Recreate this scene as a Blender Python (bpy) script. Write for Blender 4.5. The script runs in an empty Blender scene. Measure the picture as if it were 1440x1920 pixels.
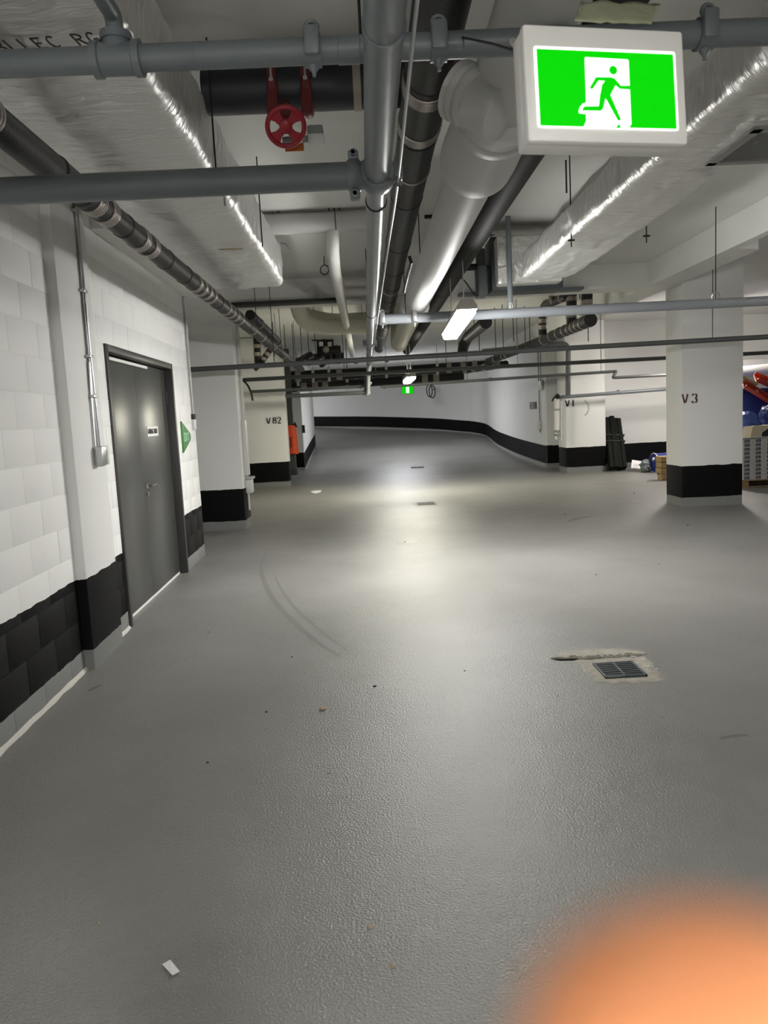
import bpy, bmesh, math, random
from mathutils import Vector, Matrix, noise

# ---------------------------------------------------------------- camera, world, exposure
SC = bpy.context.scene
COL = SC.collection
cam_d = bpy.data.cameras.new('camera')
cam = bpy.data.objects.new('camera', cam_d)
COL.objects.link(cam)
cam_d.sensor_fit = 'VERTICAL'
cam_d.sensor_height = 24.0
cam_d.lens = 24.0 * 1450.0 / 1920.0
cam_d.clip_start = 0.004
cam_d.clip_end = 200
CR = (0.9986, -0.0222, -0.0497)      # camera right axis in world space
CU = (0.0525, 0.1209, 0.9913)        # camera up
CB = (-0.0160, -0.9924, 0.1219)      # camera back
cam.matrix_world = Matrix(((CR[0], CU[0], CB[0], 0), (CR[1], CU[1], CB[1], 0), (CR[2], CU[2], CB[2], 1.5), (0, 0, 0, 1)))
cam_d.dof.use_dof = True
cam_d.dof.focus_distance = 4.5
cam_d.dof.aperture_fstop = 4.2
SC.camera = cam

w = bpy.data.worlds.new('world'); SC.world = w; w.use_nodes = True
w.node_tree.nodes['Background'].inputs[0].default_value = (0.5, 0.5, 0.48, 1)
w.node_tree.nodes['Background'].inputs[1].default_value = 0.02
SC.view_settings.view_transform = 'Standard'
SC.view_settings.look = 'None'
SC.view_settings.gamma = 1
SC.view_settings.use_curve_mapping = False
SC.view_settings.exposure = 0.0
SC.cycles.use_denoising = True
SC.cycles.max_bounces = 8
SC.cycles.diffuse_bounces = 5
SC.cycles.sample_clamp_indirect = 6
LAMP = 264.0          # emission of the fluorescent lenses

random.seed(7)
R = random.Random(11)

# ---------------------------------------------------------------- materials
def lin(c):
    return tuple(((x / 12.92) if x <= 0.04045 else ((x + 0.055) / 1.055) ** 2.4) for x in c)

def hexc(h):
    return lin(tuple(int(h[i:i + 2], 16) / 255 for i in (0, 2, 4)))

MATS = {}
def mat(name, col, rough=0.5, metal=0.0, bump=0.0, bscale=40, var=0.0, vscale=6, spec=0.5, emit=None, estr=0, sss=0):
    m = bpy.data.materials.new(name); m.use_nodes = True
    nt = m.node_tree; b = nt.nodes['Principled BSDF']
    c = hexc(col) if isinstance(col, str) else col
    b.inputs['Base Color'].default_value = (*c, 1)
    b.inputs['Roughness'].default_value = rough
    b.inputs['Metallic'].default_value = metal
    b.inputs['Specular IOR Level'].default_value = spec
    if emit:
        b.inputs['Emission Color'].default_value = (*(hexc(emit) if isinstance(emit, str) else emit), 1)
        b.inputs['Emission Strength'].default_value = estr
    geo = None
    if bump or var:
        geo = nt.nodes.new('ShaderNodeNewGeometry')
    if var:
        n = nt.nodes.new('ShaderNodeTexNoise'); n.inputs['Scale'].default_value = vscale; n.inputs['Detail'].default_value = 5
        nt.links.new(geo.outputs['Position'], n.inputs['Vector'])
        mx = nt.nodes.new('ShaderNodeMix'); mx.data_type = 'RGBA'; mx.blend_type = 'MIX'
        mx.inputs[6].default_value = (*[max(0, x * (1 - var)) for x in c], 1)
        mx.inputs[7].default_value = (*[min(1, x * (1 + var)) for x in c], 1)
        nt.links.new(n.outputs['Fac'], mx.inputs[0])
        nt.links.new(mx.outputs[2], b.inputs['Base Color'])
    if bump:
        n2 = nt.nodes.new('ShaderNodeTexNoise'); n2.inputs['Scale'].default_value = bscale; n2.inputs['Detail'].default_value = 4
        nt.links.new(geo.outputs['Position'], n2.inputs['Vector'])
        bp = nt.nodes.new('ShaderNodeBump'); bp.inputs['Strength'].default_value = bump; bp.inputs['Distance'].default_value = 0.01
        nt.links.new(n2.outputs['Fac'], bp.inputs['Height']); nt.links.new(bp.outputs['Normal'], b.inputs['Normal'])
    if sss:
        b.inputs['Subsurface Weight'].default_value = sss
    MATS[name] = m
    return m

def wall_paint(name, white, rough=0.55, base_top=0.13, band_top=0.585):
    """white masonry paint over a black band over a grey-painted base, by height above the floor (paint, fixed to the wall)"""
    m = bpy.data.materials.new(name); m.use_nodes = True
    nt = m.node_tree; b = nt.nodes['Principled BSDF']; L = nt.links.new
    geo = nt.nodes.new('ShaderNodeNewGeometry')
    sep = nt.nodes.new('ShaderNodeSeparateXYZ'); L(geo.outputs['Position'], sep.inputs[0])
    n = nt.nodes.new('ShaderNodeTexNoise'); n.inputs['Scale'].default_value = 9; n.inputs['Detail'].default_value = 4
    L(geo.outputs['Position'], n.inputs['Vector'])
    a = nt.nodes.new('ShaderNodeMath'); a.operation = 'MULTIPLY_ADD'; L(n.outputs['Fac'], a.inputs[0]); a.inputs[1].default_value = 0.03; L(sep.outputs['Z'], a.inputs[2])
    def gt(v):
        g = nt.nodes.new('ShaderNodeMath'); g.operation = 'GREATER_THAN'; L(a.outputs[0], g.inputs[0]); g.inputs[1].default_value = v + 0.015; return g
    n3 = nt.nodes.new('ShaderNodeTexNoise'); n3.inputs['Scale'].default_value = 1.6; n3.inputs['Detail'].default_value = 6
    L(geo.outputs['Position'], n3.inputs['Vector'])
    wv = nt.nodes.new('ShaderNodeMix'); wv.data_type = 'RGBA'
    wv.inputs[6].default_value = (*[x * 0.95 for x in white], 1); wv.inputs[7].default_value = (*white, 1); L(n3.outputs['Fac'], wv.inputs[0])
    m1 = nt.nodes.new('ShaderNodeMix'); m1.data_type = 'RGBA'
    m1.inputs[6].default_value = (0.215, 0.218, 0.212, 1); m1.inputs[7].default_value = (0.0045, 0.0045, 0.005, 1); L(gt(base_top).outputs[0], m1.inputs[0])
    m2 = nt.nodes.new('ShaderNodeMix'); m2.data_type = 'RGBA'
    L(m1.outputs[2], m2.inputs[6]); L(wv.outputs[2], m2.inputs[7]); L(gt(band_top).outputs[0], m2.inputs[0])
    L(m2.outputs[2], b.inputs['Base Color'])
    b.inputs['Roughness'].default_value = rough
    b.inputs['Specular IOR Level'].default_value = 0.12
    n2 = nt.nodes.new('ShaderNodeTexNoise'); n2.inputs['Scale'].default_value = 90; n2.inputs['Detail'].default_value = 3
    L(geo.outputs['Position'], n2.inputs['Vector'])
    bp = nt.nodes.new('ShaderNodeBump'); bp.inputs['Strength'].default_value = 0.25; bp.inputs['Distance'].default_value = 0.004
    L(n2.outputs['Fac'], bp.inputs['Height']); L(bp.outputs['Normal'], b.inputs['Normal'])
    MATS[name] = m
    return m

def floor_mat():
    m = bpy.data.materials.new('epoxy_floor'); m.use_nodes = True
    nt = m.node_tree; b = nt.nodes['Principled BSDF']; L = nt.links.new
    geo = nt.nodes.new('ShaderNodeNewGeometry')
    def noi(s, d=5, r=0.55):
        n = nt.nodes.new('ShaderNodeTexNoise'); n.inputs['Scale'].default_value = s; n.inputs['Detail'].default_value = d; n.inputs['Roughness'].default_value = r
        L(geo.outputs['Position'], n.inputs['Vector']); return n
    big = noi(0.55, 6); mid = noi(4, 6, 0.65); fine = noi(30, 3)
    def ramp(src, p0, c0, p1, c1):
        r = nt.nodes.new('ShaderNodeValToRGB'); r.color_ramp.elements[0].position = p0; r.color_ramp.elements[0].color = (*c0, 1)
        r.color_ramp.elements[1].position = p1; r.color_ramp.elements[1].color = (*c1, 1); L(src.outputs['Fac'], r.inputs[0]); return r
    base = ramp(big, 0.35, (0.186, 0.184, 0.172), 0.68, (0.246, 0.244, 0.231))
    dirt = ramp(mid, 0.30, (0.93, 0.925, 0.91), 0.62, (1, 1, 1))
    mu = nt.nodes.new('ShaderNodeMix'); mu.data_type = 'RGBA'; mu.blend_type = 'MULTIPLY'; mu.inputs[0].default_value = 1
    L(base.outputs[0], mu.inputs[6]); L(dirt.outputs[0], mu.inputs[7])
    L(mu.outputs[2], b.inputs['Base Color'])
    rr = nt.nodes.new('ShaderNodeMapRange'); L(mid.outputs['Fac'], rr.inputs[0]); rr.inputs[1].default_value = 0.3; rr.inputs[2].default_value = 0.7
    rr.inputs[3].default_value = 0.335; rr.inputs[4].default_value = 0.41
    L(rr.outputs[0], b.inputs['Roughness'])
    b.inputs['Specular IOR Level'].default_value = 0.4
    n4 = noi(120, 2, 0.5)
    bp = nt.nodes.new('ShaderNodeBump'); bp.inputs['Strength'].default_value = 0.8; bp.inputs['Distance'].default_value = 0.0048
    L(n4.outputs['Fac'], bp.inputs['Height'])
    bp2 = nt.nodes.new('ShaderNodeBump'); bp2.inputs['Strength'].default_value = 0.2; bp2.inputs['Distance'].default_value = 0.006
    L(fine.outputs['Fac'], bp2.inputs['Height']); L(bp.outputs['Normal'], bp2.inputs['Normal'])
    L(bp2.outputs['Normal'], b.inputs['Normal'])
    MATS['floor'] = m
    return m

def foil_mat(name, sx, sy, col=(0.80, 0.80, 0.77)):
    """crinkled aluminium facing of duct insulation: wrinkles run across the duct"""
    m = bpy.data.materials.new(name); m.use_nodes = True
    nt = m.node_tree; b = nt.nodes['Principled BSDF']; L = nt.links.new
    geo = nt.nodes.new('ShaderNodeNewGeometry')
    mp = nt.nodes.new('ShaderNodeMapping'); mp.inputs['Scale'].default_value = (sx, sy, sx); L(geo.outputs['Position'], mp.inputs[0])
    n = nt.nodes.new('ShaderNodeTexNoise'); n.inputs['Scale'].default_value = 1.0; n.inputs['Detail'].default_value = 6; n.inputs['Distortion'].default_value = 0.6
    L(mp.outputs[0], n.inputs['Vector'])
    v = nt.nodes.new('ShaderNodeTexVoronoi'); v.inputs['Scale'].default_value = 26; v.feature = 'DISTANCE_TO_EDGE'; L(geo.outputs['Position'], v.inputs['Vector'])
    bp = nt.nodes.new('ShaderNodeBump'); bp.inputs['Strength'].default_value = 1.0; bp.inputs['Distance'].default_value = 0.045
    L(n.outputs['Fac'], bp.inputs['Height'])
    bp2 = nt.nodes.new('ShaderNodeBump'); bp2.inputs['Strength'].default_value = 0.12; bp2.inputs['Distance'].default_value = 0.01
    L(v.outputs['Distance'], bp2.inputs['Height']); L(bp.outputs['Normal'], bp2.inputs['Normal'])
    L(bp2.outputs['Normal'], b.inputs['Normal'])
    b.inputs['Base Color'].default_value = (*col, 1)
    b.inputs['Metallic'].default_value = 0.8
    rr = nt.nodes.new('ShaderNodeMapRange'); L(n.outputs['Fac'], rr.inputs[0]); rr.inputs[3].default_value = 0.28; rr.inputs[4].default_value = 0.42
    L(rr.outputs[0], b.inputs['Roughness'])
    MATS[name] = m
    return m

floor_mat()
wall_paint('paint', (0.88, 0.88, 0.86))
wall_paint('paint_col', (0.80, 0.80, 0.78))
foil_mat('foil', 5, 22)
mat('white_wall', (0.78, 0.78, 0.76), 0.6, bump=0.2, bscale=80, var=0.05, vscale=1.5, spec=0.3)
mat('concrete_white', (0.72, 0.72, 0.69), 0.8, bump=0.25, bscale=30, var=0.08, vscale=1.2, spec=0.2)
mat('band_black', (0.0045, 0.0045, 0.005), 0.6, spec=0.12, bump=0.2, bscale=60)
mat('base_grey', (0.30, 0.30, 0.28), 0.5, var=0.1)
mat('mortar', (0.66, 0.66, 0.64), 0.7)
mat('pipe_grey', (0.138, 0.156, 0.17), 0.38, bump=0.05, bscale=60, var=0.08, vscale=5)
mat('pipe_grey_light', (0.21, 0.225, 0.245), 0.33, var=0.06, vscale=5)
mat('pipe_far', (0.075, 0.08, 0.082), 0.45)
mat('galv', (0.50, 0.51, 0.52), 0.3, metal=0.85, var=0.1, vscale=14)
mat('clamp_steel', (0.33, 0.295, 0.27), 0.38, metal=0.8, bump=0.1, bscale=90)
mat('clamp_dull', (0.34, 0.30, 0.255), 0.5, metal=0.3)
mat('cast_iron', (0.015, 0.0145, 0.014), 0.5, spec=0.35, bump=0.2, bscale=50, var=0.3, vscale=12)
mat('black_rubber', (0.012, 0.012, 0.012), 0.6)
mat('pipe_blue_black', (0.012, 0.014, 0.020), 0.45)
mat('pvc_white', (0.50, 0.50, 0.485), 0.52, spec=0.35, var=0.04, vscale=4)
mat('insul_white', (0.60, 0.59, 0.56), 0.5, bump=0.5, bscale=14, var=0.06)
mat('insul_cream', (0.58, 0.57, 0.48), 0.6, bump=0.6, bscale=12, var=0.08)
mat('red_paint', (0.13, 0.016, 0.016), 0.45, var=0.1)
mat('red_wheel', (0.30, 0.010, 0.022), 0.4)
mat('orange_tag', (0.42, 0.10, 0.015), 0.6)
mat('grey_plastic', (0.20, 0.215, 0.215), 0.5)
mat('white_plastic', (0.62, 0.62, 0.60), 0.45)
mat('sign_case', (0.80, 0.785, 0.76), 0.42, bump=0.08, bscale=300)
mat('sign_green', (0.0, 0.12, 0.0), 0.5, emit=(0.0, 0.66, 0.0), estr=1.0, spec=0.1)
mat('sign_white', (0.8, 0.8, 0.8), 0.4, emit=(1, 1, 1), estr=1.25)
mat('lens_near', (0.9, 0.9, 0.9), 0.4, emit=(1.0, 0.985, 0.95), estr=LAMP)
mat('lens_warm', (0.9, 0.9, 0.9), 0.4, emit=(1.0, 0.96, 0.78), estr=LAMP * 1.0)
mat('lens_bay', (0.9, 0.9, 0.9), 0.4, emit=(1.0, 0.93, 0.86), estr=LAMP * 0.8)
mat('lens_cool', (0.9, 0.9, 0.9), 0.4, emit=(0.95, 0.96, 1.0), estr=LAMP * 0.3)
mat('lens_ramp_fill', (0.9, 0.9, 0.9), 0.4, emit=(0.95, 0.96, 1.0), estr=LAMP * 0.72)
mat('lens_bay_fill', (0.9, 0.9, 0.9), 0.4, emit=(1.0, 0.95, 0.90), estr=LAMP * 0.5)
mat('lens_rear', (0.9, 0.9, 0.9), 0.4, emit=(1.0, 0.985, 0.95), estr=LAMP * 2.25)
mat('lamp_body', (0.42, 0.41, 0.37), 0.5)
mat('door_paint', (0.062, 0.063, 0.060), 0.31, bump=0.06, bscale=120, var=0.06, vscale=3)
mat('door_frame_paint', (0.038, 0.037, 0.036), 0.4)
mat('chrome', (0.75, 0.75, 0.74), 0.12, metal=1.0)
mat('gap_shade', (0.004, 0.004, 0.004), 0.9)  # near-black that paints shade into gaps, drain wells and beside the lip
mat('label_white', (0.72, 0.72, 0.70), 0.5)
mat('ink', (0.02, 0.02, 0.022), 0.6)
mat('stencil', (0.075, 0.02, 0.022), 0.6)
mat('stencil_black', (0.018, 0.012, 0.014), 0.6)
mat('green_panel', (0.03, 0.20, 0.035), 0.4)
mat('green_print', (0.45, 0.75, 0.55), 0.5)
mat('maroon', (0.085, 0.018, 0.022), 0.5)
mat('drain_iron', (0.05, 0.058, 0.065), 0.45, metal=0.3)
mat('broken_concrete', (0.33, 0.31, 0.26), 0.9, bump=0.7, bscale=45, var=0.35, vscale=16)
mat('plaster_chip', (0.55, 0.53, 0.48), 0.85, bump=0.5, bscale=60)
mat('paper', (0.75, 0.75, 0.76), 0.7)
mat('debris', (0.05, 0.045, 0.04), 0.8)
mat('debris_tan', (0.30, 0.22, 0.14), 0.8)
mat('tape', (0.36, 0.38, 0.25), 0.5, bump=0.6, bscale=24, var=0.25, vscale=20)
mat('grille', (0.27, 0.27, 0.26), 0.45)
mat('grille_shade', (0.06, 0.06, 0.06), 0.7)
mat('damper', (0.022, 0.030, 0.033), 0.5)
mat('damper_grey', (0.10, 0.12, 0.125), 0.5)
mat('hi_vis_orange', (0.95, 0.10, 0.015), 0.5, bump=0.4, bscale=20)
mat('post_green', (0.055, 0.072, 0.05), 0.5)
mat('lumber_black', (0.008, 0.009, 0.008), 0.7, spec=0.12, bump=0.5, bscale=25)
mat('blue_drum', (0.010, 0.022, 0.16), 0.4)
mat('blue_tarp', (0.012, 0.035, 0.22), 0.35, bump=0.6, bscale=12)
mat('blue_wrap', (0.055, 0.11, 0.42), 0.3, bump=0.9, bscale=22, var=0.6, vscale=25)
mat('rust_orange', (0.42, 0.045, 0.018), 0.45, var=0.25, vscale=14)
mat('cardboard', (0.40, 0.31, 0.17), 0.75, var=0.15)
mat('cream_card', (0.52, 0.46, 0.33), 0.6)
mat('osb', (0.30, 0.20, 0.085), 0.8, bump=0.5, bscale=60, var=0.4, vscale=50)
mat('pallet_wood', (0.34, 0.22, 0.11), 0.8, var=0.2, vscale=20)
mat('carton', (0.56, 0.55, 0.54), 0.6)
mat('carton_print', (0.045, 0.045, 0.075), 0.5)
mat('grey_sheet', (0.42, 0.42, 0.42), 0.6)
mat('skin', (0.84, 0.335, 0.15), 0.6, spec=0.2, sss=0.12, var=0.05, vscale=120)
mat('nail', (0.85, 0.55, 0.45), 0.3)
mat('sleeve', (0.03, 0.03, 0.035), 0.8)
MATS['skin'].node_tree.nodes['Principled BSDF'].inputs['Subsurface Radius'].default_value = (1.0, 0.35, 0.15)
MATS['skin'].node_tree.nodes['Principled BSDF'].inputs['Subsurface Scale'].default_value = 0.006

# ---------------------------------------------------------------- mesh helpers
ORG = {}
V = Vector
class MB:
    def __init__(s): s.v = []; s.f = []; s.sm = []
    def add(s, vs, fs, smooth=False):
        k = len(s.v); s.v += [V(x) for x in vs]
        for f in fs: s.f.append([i + k for i in f]); s.sm.append(smooth)
        return s
    def box(s, a, b, chamfer=0.0):
        x0, y0, z0 = [min(a[i], b[i]) for i in range(3)]; x1, y1, z1 = [max(a[i], b[i]) for i in range(3)]
        return s.obox(((x0 + x1) / 2, (y0 + y1) / 2, (z0 + z1) / 2), (1, 0, 0), (0, 1, 0), (0, 0, 1), x1 - x0, y1 - y0, z1 - z0, chamfer)
    def obox(s, c, ax, ay, az, sx, sy, sz, chamfer=0.0):
        c, ax, ay, az = V(c), V(ax).normalized(), V(ay).normalized(), V(az).normalized()
        if chamfer <= 0:
            vs = [c + ax * (sx / 2 * i) + ay * (sy / 2 * j) + az * (sz / 2 * k) for i in (-1, 1) for j in (-1, 1) for k in (-1, 1)]
            return s.add(vs, [(0, 1, 3, 2), (4, 6, 7, 5), (0, 4, 5, 1), (2, 3, 7, 6), (0, 2, 6, 4), (1, 5, 7, 3)])
        bm = bmesh.new(); bmesh.ops.create_cube(bm, size=1)
        for v in bm.verts: v.co = V((v.co.x * sx, v.co.y * sy, v.co.z * sz))
        bmesh.ops.bevel(bm, geom=bm.edges[:], offset=min(chamfer, sx * .45, sy * .45, sz * .45), segments=2, profile=0.5, affect='EDGES')
        bm.verts.index_update()
        vs = [c + ax * v.co.x + ay * v.co.y + az * v.co.z for v in bm.verts]; fs = [[v.index for v in f.verts] for f in bm.faces]
        bm.free(); return s.add(vs, fs, True)
    def frame(s, d):
        d = V(d).normalized(); u = d.orthogonal().normalized() if abs(d.z) > 0.9 else d.cross(V((0, 0, 1))).normalized(); return u, d.cross(u)
    def tube(s, pts, r, seg=16, cap=True):
        pts = [V(p) for p in pts]; n = len(pts); rs = r if isinstance(r, (list, tuple)) else [r] * n
        d0 = (pts[1] - pts[0]).normalized(); u, w_ = s.frame(d0); rings = []
        for i in range(n):
            d = (pts[min(i + 1, n - 1)] - pts[max(i - 1, 0)])
            if 0 < i < n - 1: d = (pts[i + 1] - pts[i]).normalized() + (pts[i] - pts[i - 1]).normalized()
            if d.length < 1e-9: d = d0
            d.normalize(); u = (u - d * u.dot(d)).normalized(); w_ = d.cross(u)
            k = 1.0
            if 0 < i < n - 1: k = 1 / max(0.5, d.dot((pts[i + 1] - pts[i]).normalized()))
            rings.append([pts[i] + (u * math.cos(a) + w_ * math.sin(a)) * rs[i] for a in [2 * math.pi * j / seg for j in range(seg)]])
        vs = [p for r_ in rings for p in r_]; fs = []
        for i in range(n - 1):
            for j in range(seg): fs.append((i * seg + j, i * seg + (j + 1) % seg, (i + 1) * seg + (j + 1) % seg, (i + 1) * seg + j))
        s.add(vs, fs, True)
        if cap:
            s.add(rings[0], [list(range(seg))[::-1]]); s.add(rings[-1], [list(range(seg))])
        return s
    def cyl(s, a, b, r, seg=16): return s.tube([a, b], r, seg)
    def lathe(s, o, d, prof, seg=24):
        """prof: (distance along d, radius)"""
        o, d = V(o), V(d).normalized()
        return s._lathe(o, d, prof, seg)
    def _lathe(s, o, d, prof, seg):
        u, w_ = s.frame(d); vs = []; fs = []
        for t, r in prof:
            vs += [o + d * t + (u * math.cos(a) + w_ * math.sin(a)) * r for a in [2 * math.pi * j / seg for j in range(seg)]]
        for i in range(len(prof) - 1):
            for j in range(seg): fs.append((i * seg + j, i * seg + (j + 1) % seg, (i + 1) * seg + (j + 1) % seg, (i + 1) * seg + j))
        s.add(vs, fs, True)
        s.add(vs[:seg], [list(range(seg))[::-1]]); s.add(vs[-seg:], [list(range(seg))]); return s
    def prism(s, poly, o, ax, ay, t):
        """polygon (2D) laid in the plane o + ax, ay and extruded by t along ax x ay"""
        o, ax, ay = V(o), V(ax).normalized(), V(ay).normalized(); nn = ax.cross(ay).normalized()
        a = [o + ax * p[0] + ay * p[1] for p in poly]; b = [p + nn * t for p in a]; n = len(poly)
        s.add(a + b, [list(range(n))[::-1], list(range(n, 2 * n))] + [(i, (i + 1) % n, n + (i + 1) % n, n + i) for i in range(n)]); return s
    def torus(s, c, d, R_, r, seg=32, rs=8, a0=0, a1=2 * math.pi):
        u, w_ = s.frame(V(d)); full = abs(a1 - a0 - 2 * math.pi) < 1e-6
        pts = [V(c) + (u * math.cos(a0 + (a1 - a0) * i / seg) + w_ * math.sin(a0 + (a1 - a0) * i / seg)) * R_ for i in range(seg + 1)]
        return s.tube(pts, r, rs, not full)
    def sphere(s, c, r, seg=12, sc=(1, 1, 1)):
        vs = []; fs = []; rings = seg // 2
        for i in range(rings + 1):
            th = math.pi * i / rings
            for j in range(seg): ph = 2 * math.pi * j / seg; vs.append(V(c) + V((math.sin(th) * math.cos(ph) * sc[0], math.sin(th) * math.sin(ph) * sc[1], math.cos(th) * sc[2])) * r)
        for i in range(rings):
            for j in range(seg): fs.append((i * seg + j, (i + 1) * seg + j, (i + 1) * seg + (j + 1) % seg, i * seg + (j + 1) % seg))
        return s.add(vs, fs, True)
    def build(s, name, m, parent=None, org=None, label=None, cat=None, group=None, kind=None):
        if org is None: org = ORG[parent.name] if parent is not None else (V((0, 0, 0)) if not s.v else sum(s.v, V((0, 0, 0))) / len(s.v))
        org = V(org)
        me = bpy.data.meshes.new(name); me.from_pydata([v - org for v in s.v], [], s.f)
        me.polygons.foreach_set('use_smooth', s.sm); me.materials.append(MATS[m] if isinstance(m, str) else m)
        me.validate()
        bm = bmesh.new(); bm.from_mesh(me); bmesh.ops.recalc_face_normals(bm, faces=bm.faces); bm.to_mesh(me); bm.free()
        if any(s.sm): me.set_sharp_from_angle(angle=0.75)
        o = bpy.data.objects.new(name, me); COL.objects.link(o)
        if parent is not None:
            o.parent = parent; o.location = org - ORG[parent.name]
        else: o.location = org
        ORG[o.name] = org
        tag(o, label, cat, group, kind)
        return o

def tag(o, label=None, cat=None, group=None, kind=None):
    for k, v in (('label', label), ('category', cat), ('group', group), ('kind', kind)):
        if v: o[k] = v
    return o

def thing(name, label, cat, loc=(0, 0, 0), group=None, kind=None):
    o = bpy.data.objects.new(name, None); COL.objects.link(o); o.location = loc; o.empty_display_size = 0.1
    ORG[o.name] = V(loc); return tag(o, label, cat, group, kind)

def copy_tree(o, parent=None):
    c = o.copy(); COL.objects.link(c); c.parent = parent
    for ch in list(o.children): copy_tree(ch, c)
    return c

def fillet(pts, rad, n=6):
    pts = [V(p) for p in pts]; out = [pts[0]]
    for i in range(1, len(pts) - 1):
        a = (pts[i - 1] - pts[i]); b = (pts[i + 1] - pts[i]); r = min(rad, a.length * .48, b.length * .48)
        p, q = pts[i] + a.normalized() * r, pts[i] + b.normalized() * r
        for k in range(n + 1):
            t = k / n; out.append(p * (1 - t) ** 2 + pts[i] * 2 * t * (1 - t) + q * t * t)
    out.append(pts[-1]); return out

def stroke(mb, lines, o, ax, ay, th, t=0.002):
    """flat lettering: each polyline becomes a band of width th"""
    for ln in lines:
        n = len(ln); L_ = []; R_ = []
        for i in range(n):
            p = V((ln[i][0], ln[i][1])); a = V(ln[max(i - 1, 0)]); b = V(ln[min(i + 1, n - 1)]); d = V((b[0] - a[0], b[1] - a[1])).normalized()
            nn = V((-d.y, d.x)) * th / 2; L_.append(tuple(p + nn)); R_.append(tuple(p - nn))
        for i in range(n - 1): mb.prism([L_[i], R_[i], R_[i + 1], L_[i + 1]], o, ax, ay, t)
    return mb

def arc(cx, cy, rx, ry, a0, a1, n=8):
    return [(cx + rx * math.cos(math.radians(a0 + (a1 - a0) * i / n)), cy + ry * math.sin(math.radians(a0 + (a1 - a0) * i / n))) for i in range(n + 1)]

GLYPH = {   # stencil letters on a 0.6 x 1 body, with the gaps of a cut stencil
    'V': [[(0.02, 1.0), (0.26, 0.06)], [(0.58, 1.0), (0.36, 0.10)]],
    '1': [[(0.3, 1.0), (0.3, 0.0)]],
    '2': [arc(.3, .72, .24, .24, 175, 95, 6), arc(.3, .72, .24, .24, 78, -38, 7) + [(0.24, 0.26)], [(0.16, 0.2), (0.06, 0.06)], [(0.08, 0.05), (0.56, 0.05)]],
    '3': [arc(.28, .73, .24, .22, 165, 100, 5), arc(.28, .73, .24, .22, 70, -70, 8), arc(.28, .28, .26, .24, 75, -70, 8), arc(.28, .28, .26, .24, -105, -170, 5)],
    '8': [arc(.3, .74, .22, .2, 100, 260, 8), arc(.3, .74, .22, .2, 80, -80, 8), arc(.3, .28, .26, .24, 100, 260, 8), arc(.3, .28, .26, .24, 80, -80, 8)],
    'A': [[(0, 0), (.3, 1)], [(.3, 1), (.6, 0)], [(.12, .35), (.48, .35)]], 'L': [[(.05, 1), (.05, 0)], [(.05, .05), (.55, .05)]],
    'E': [[(.05, 0), (.05, 1)], [(.05, .95), (.55, .95)], [(.05, .5), (.45, .5)], [(.05, .05), (.55, .05)]],
    'C': [arc(.32, .5, .28, .48, 50, 310, 10)], 'B': [[(.05, 0), (.05, 1)], arc(.1, .74, .4, .24, 90, -90, 8), arc(.1, .26, .45, .26, 90, -90, 8)],
    'R': [[(.05, 0), (.05, 1)], arc(.1, .74, .42, .24, 90, -90, 8), [(.25, .5), (.58, 0)]], 'G': [arc(.32, .5, .28, .48, 50, 340, 12), [(.32, .42), (.6, .42)]],
    'O': [arc(.3, .5, .27, .47, 0, 360, 14)], 'M': [[(.03, 0), (.03, 1)], [(.03, 1), (.3, .35)], [(.3, .35), (.57, 1)], [(.57, 1), (.57, 0)]],
    'X': [[(.03, 0), (.57, 1)], [(.03, 1), (.57, 0)]], 'I': [[(.3, 0), (.3, 1)]], 'T': [[(.3, 0), (.3, 1)], [(0, .95), (.6, .95)]],
    'F': [[(.05, 0), (.05, 1)], [(.05, .95), (.55, .95)], [(.05, .5), (.45, .5)]], 'N': [[(.04, 0), (.04, 1)], [(.04, 1), (.56, 0)], [(.56, 0), (.56, 1)]], ' ': [],
}
def write(mb, text, o, ax, ay, h, th=0.16, gap=0.25, t=0.002):
    x = 0
    for ch in text:
        stroke(mb, [[(p[0] * h + x, p[1] * h) for p in ln] for ln in GLYPH[ch]], o, ax, ay, th * h, t); x += (0.6 + gap) * h * (0.6 if ch == ' ' else 1)
    return mb
mat('tyre_rubber_mark', (0.158, 0.155, 0.145), 0.4)
mat('floor_stain', (0.135, 0.125, 0.108), 0.45)
mat('pipe_matte_black', (0.012, 0.012, 0.012), 0.65, spec=0.18, bump=0.15, bscale=40, var=0.3, vscale=10)

# ================================================================ THE SETTING
def smooth01(t): t = max(0, min(1, t)); return t
def interp(tab, y):
    for (a, b), (c, d) in zip(tab, tab[1:]):
        if y <= c: return b if y <= a else b + (d - b) * (y - a) / (c - a)
    return tab[-1][1]
ZR = [(19, 0), (19.6, .02), (21.5, .09), (23.5, .17), (27, .31), (30.5, .56), (31.5, .73), (32.6, .88), (34.2, 1.08), (36, 1.24), (44, 2.0)]
ZL = [(19, 0), (23.5, 0.0), (27, .18), (31, .43), (33, .75), (36, 1.22), (44, 2.0)]
def floor_z(x, y):
    if y <= 19: return 0.0
    t = smooth01((x + 2) / 6.4); return interp(ZL, y) * (1 - t) + interp(ZR, y) * t
m = MB()
nx, ny = 24, 44
xs = [-9 + 22 * i / nx for i in range(nx + 1)]; ys = [-9, 5, 12] + [19 + (44 - 19) * j / ny for j in range(ny + 1)]
m.add([(x, y, floor_z(x, y)) for y in ys for x in xs], [(j * (nx + 1) + i, j * (nx + 1) + i + 1, (j + 1) * (nx + 1) + i + 1, (j + 1) * (nx + 1) + i) for j in range(len(ys) - 1) for i in range(nx)], True)
FLOOR = m.build('floor', 'floor', org=(0, 0, 0), label='pale grey painted concrete garage floor rising to a ramp', cat='floor', kind='structure')

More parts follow.
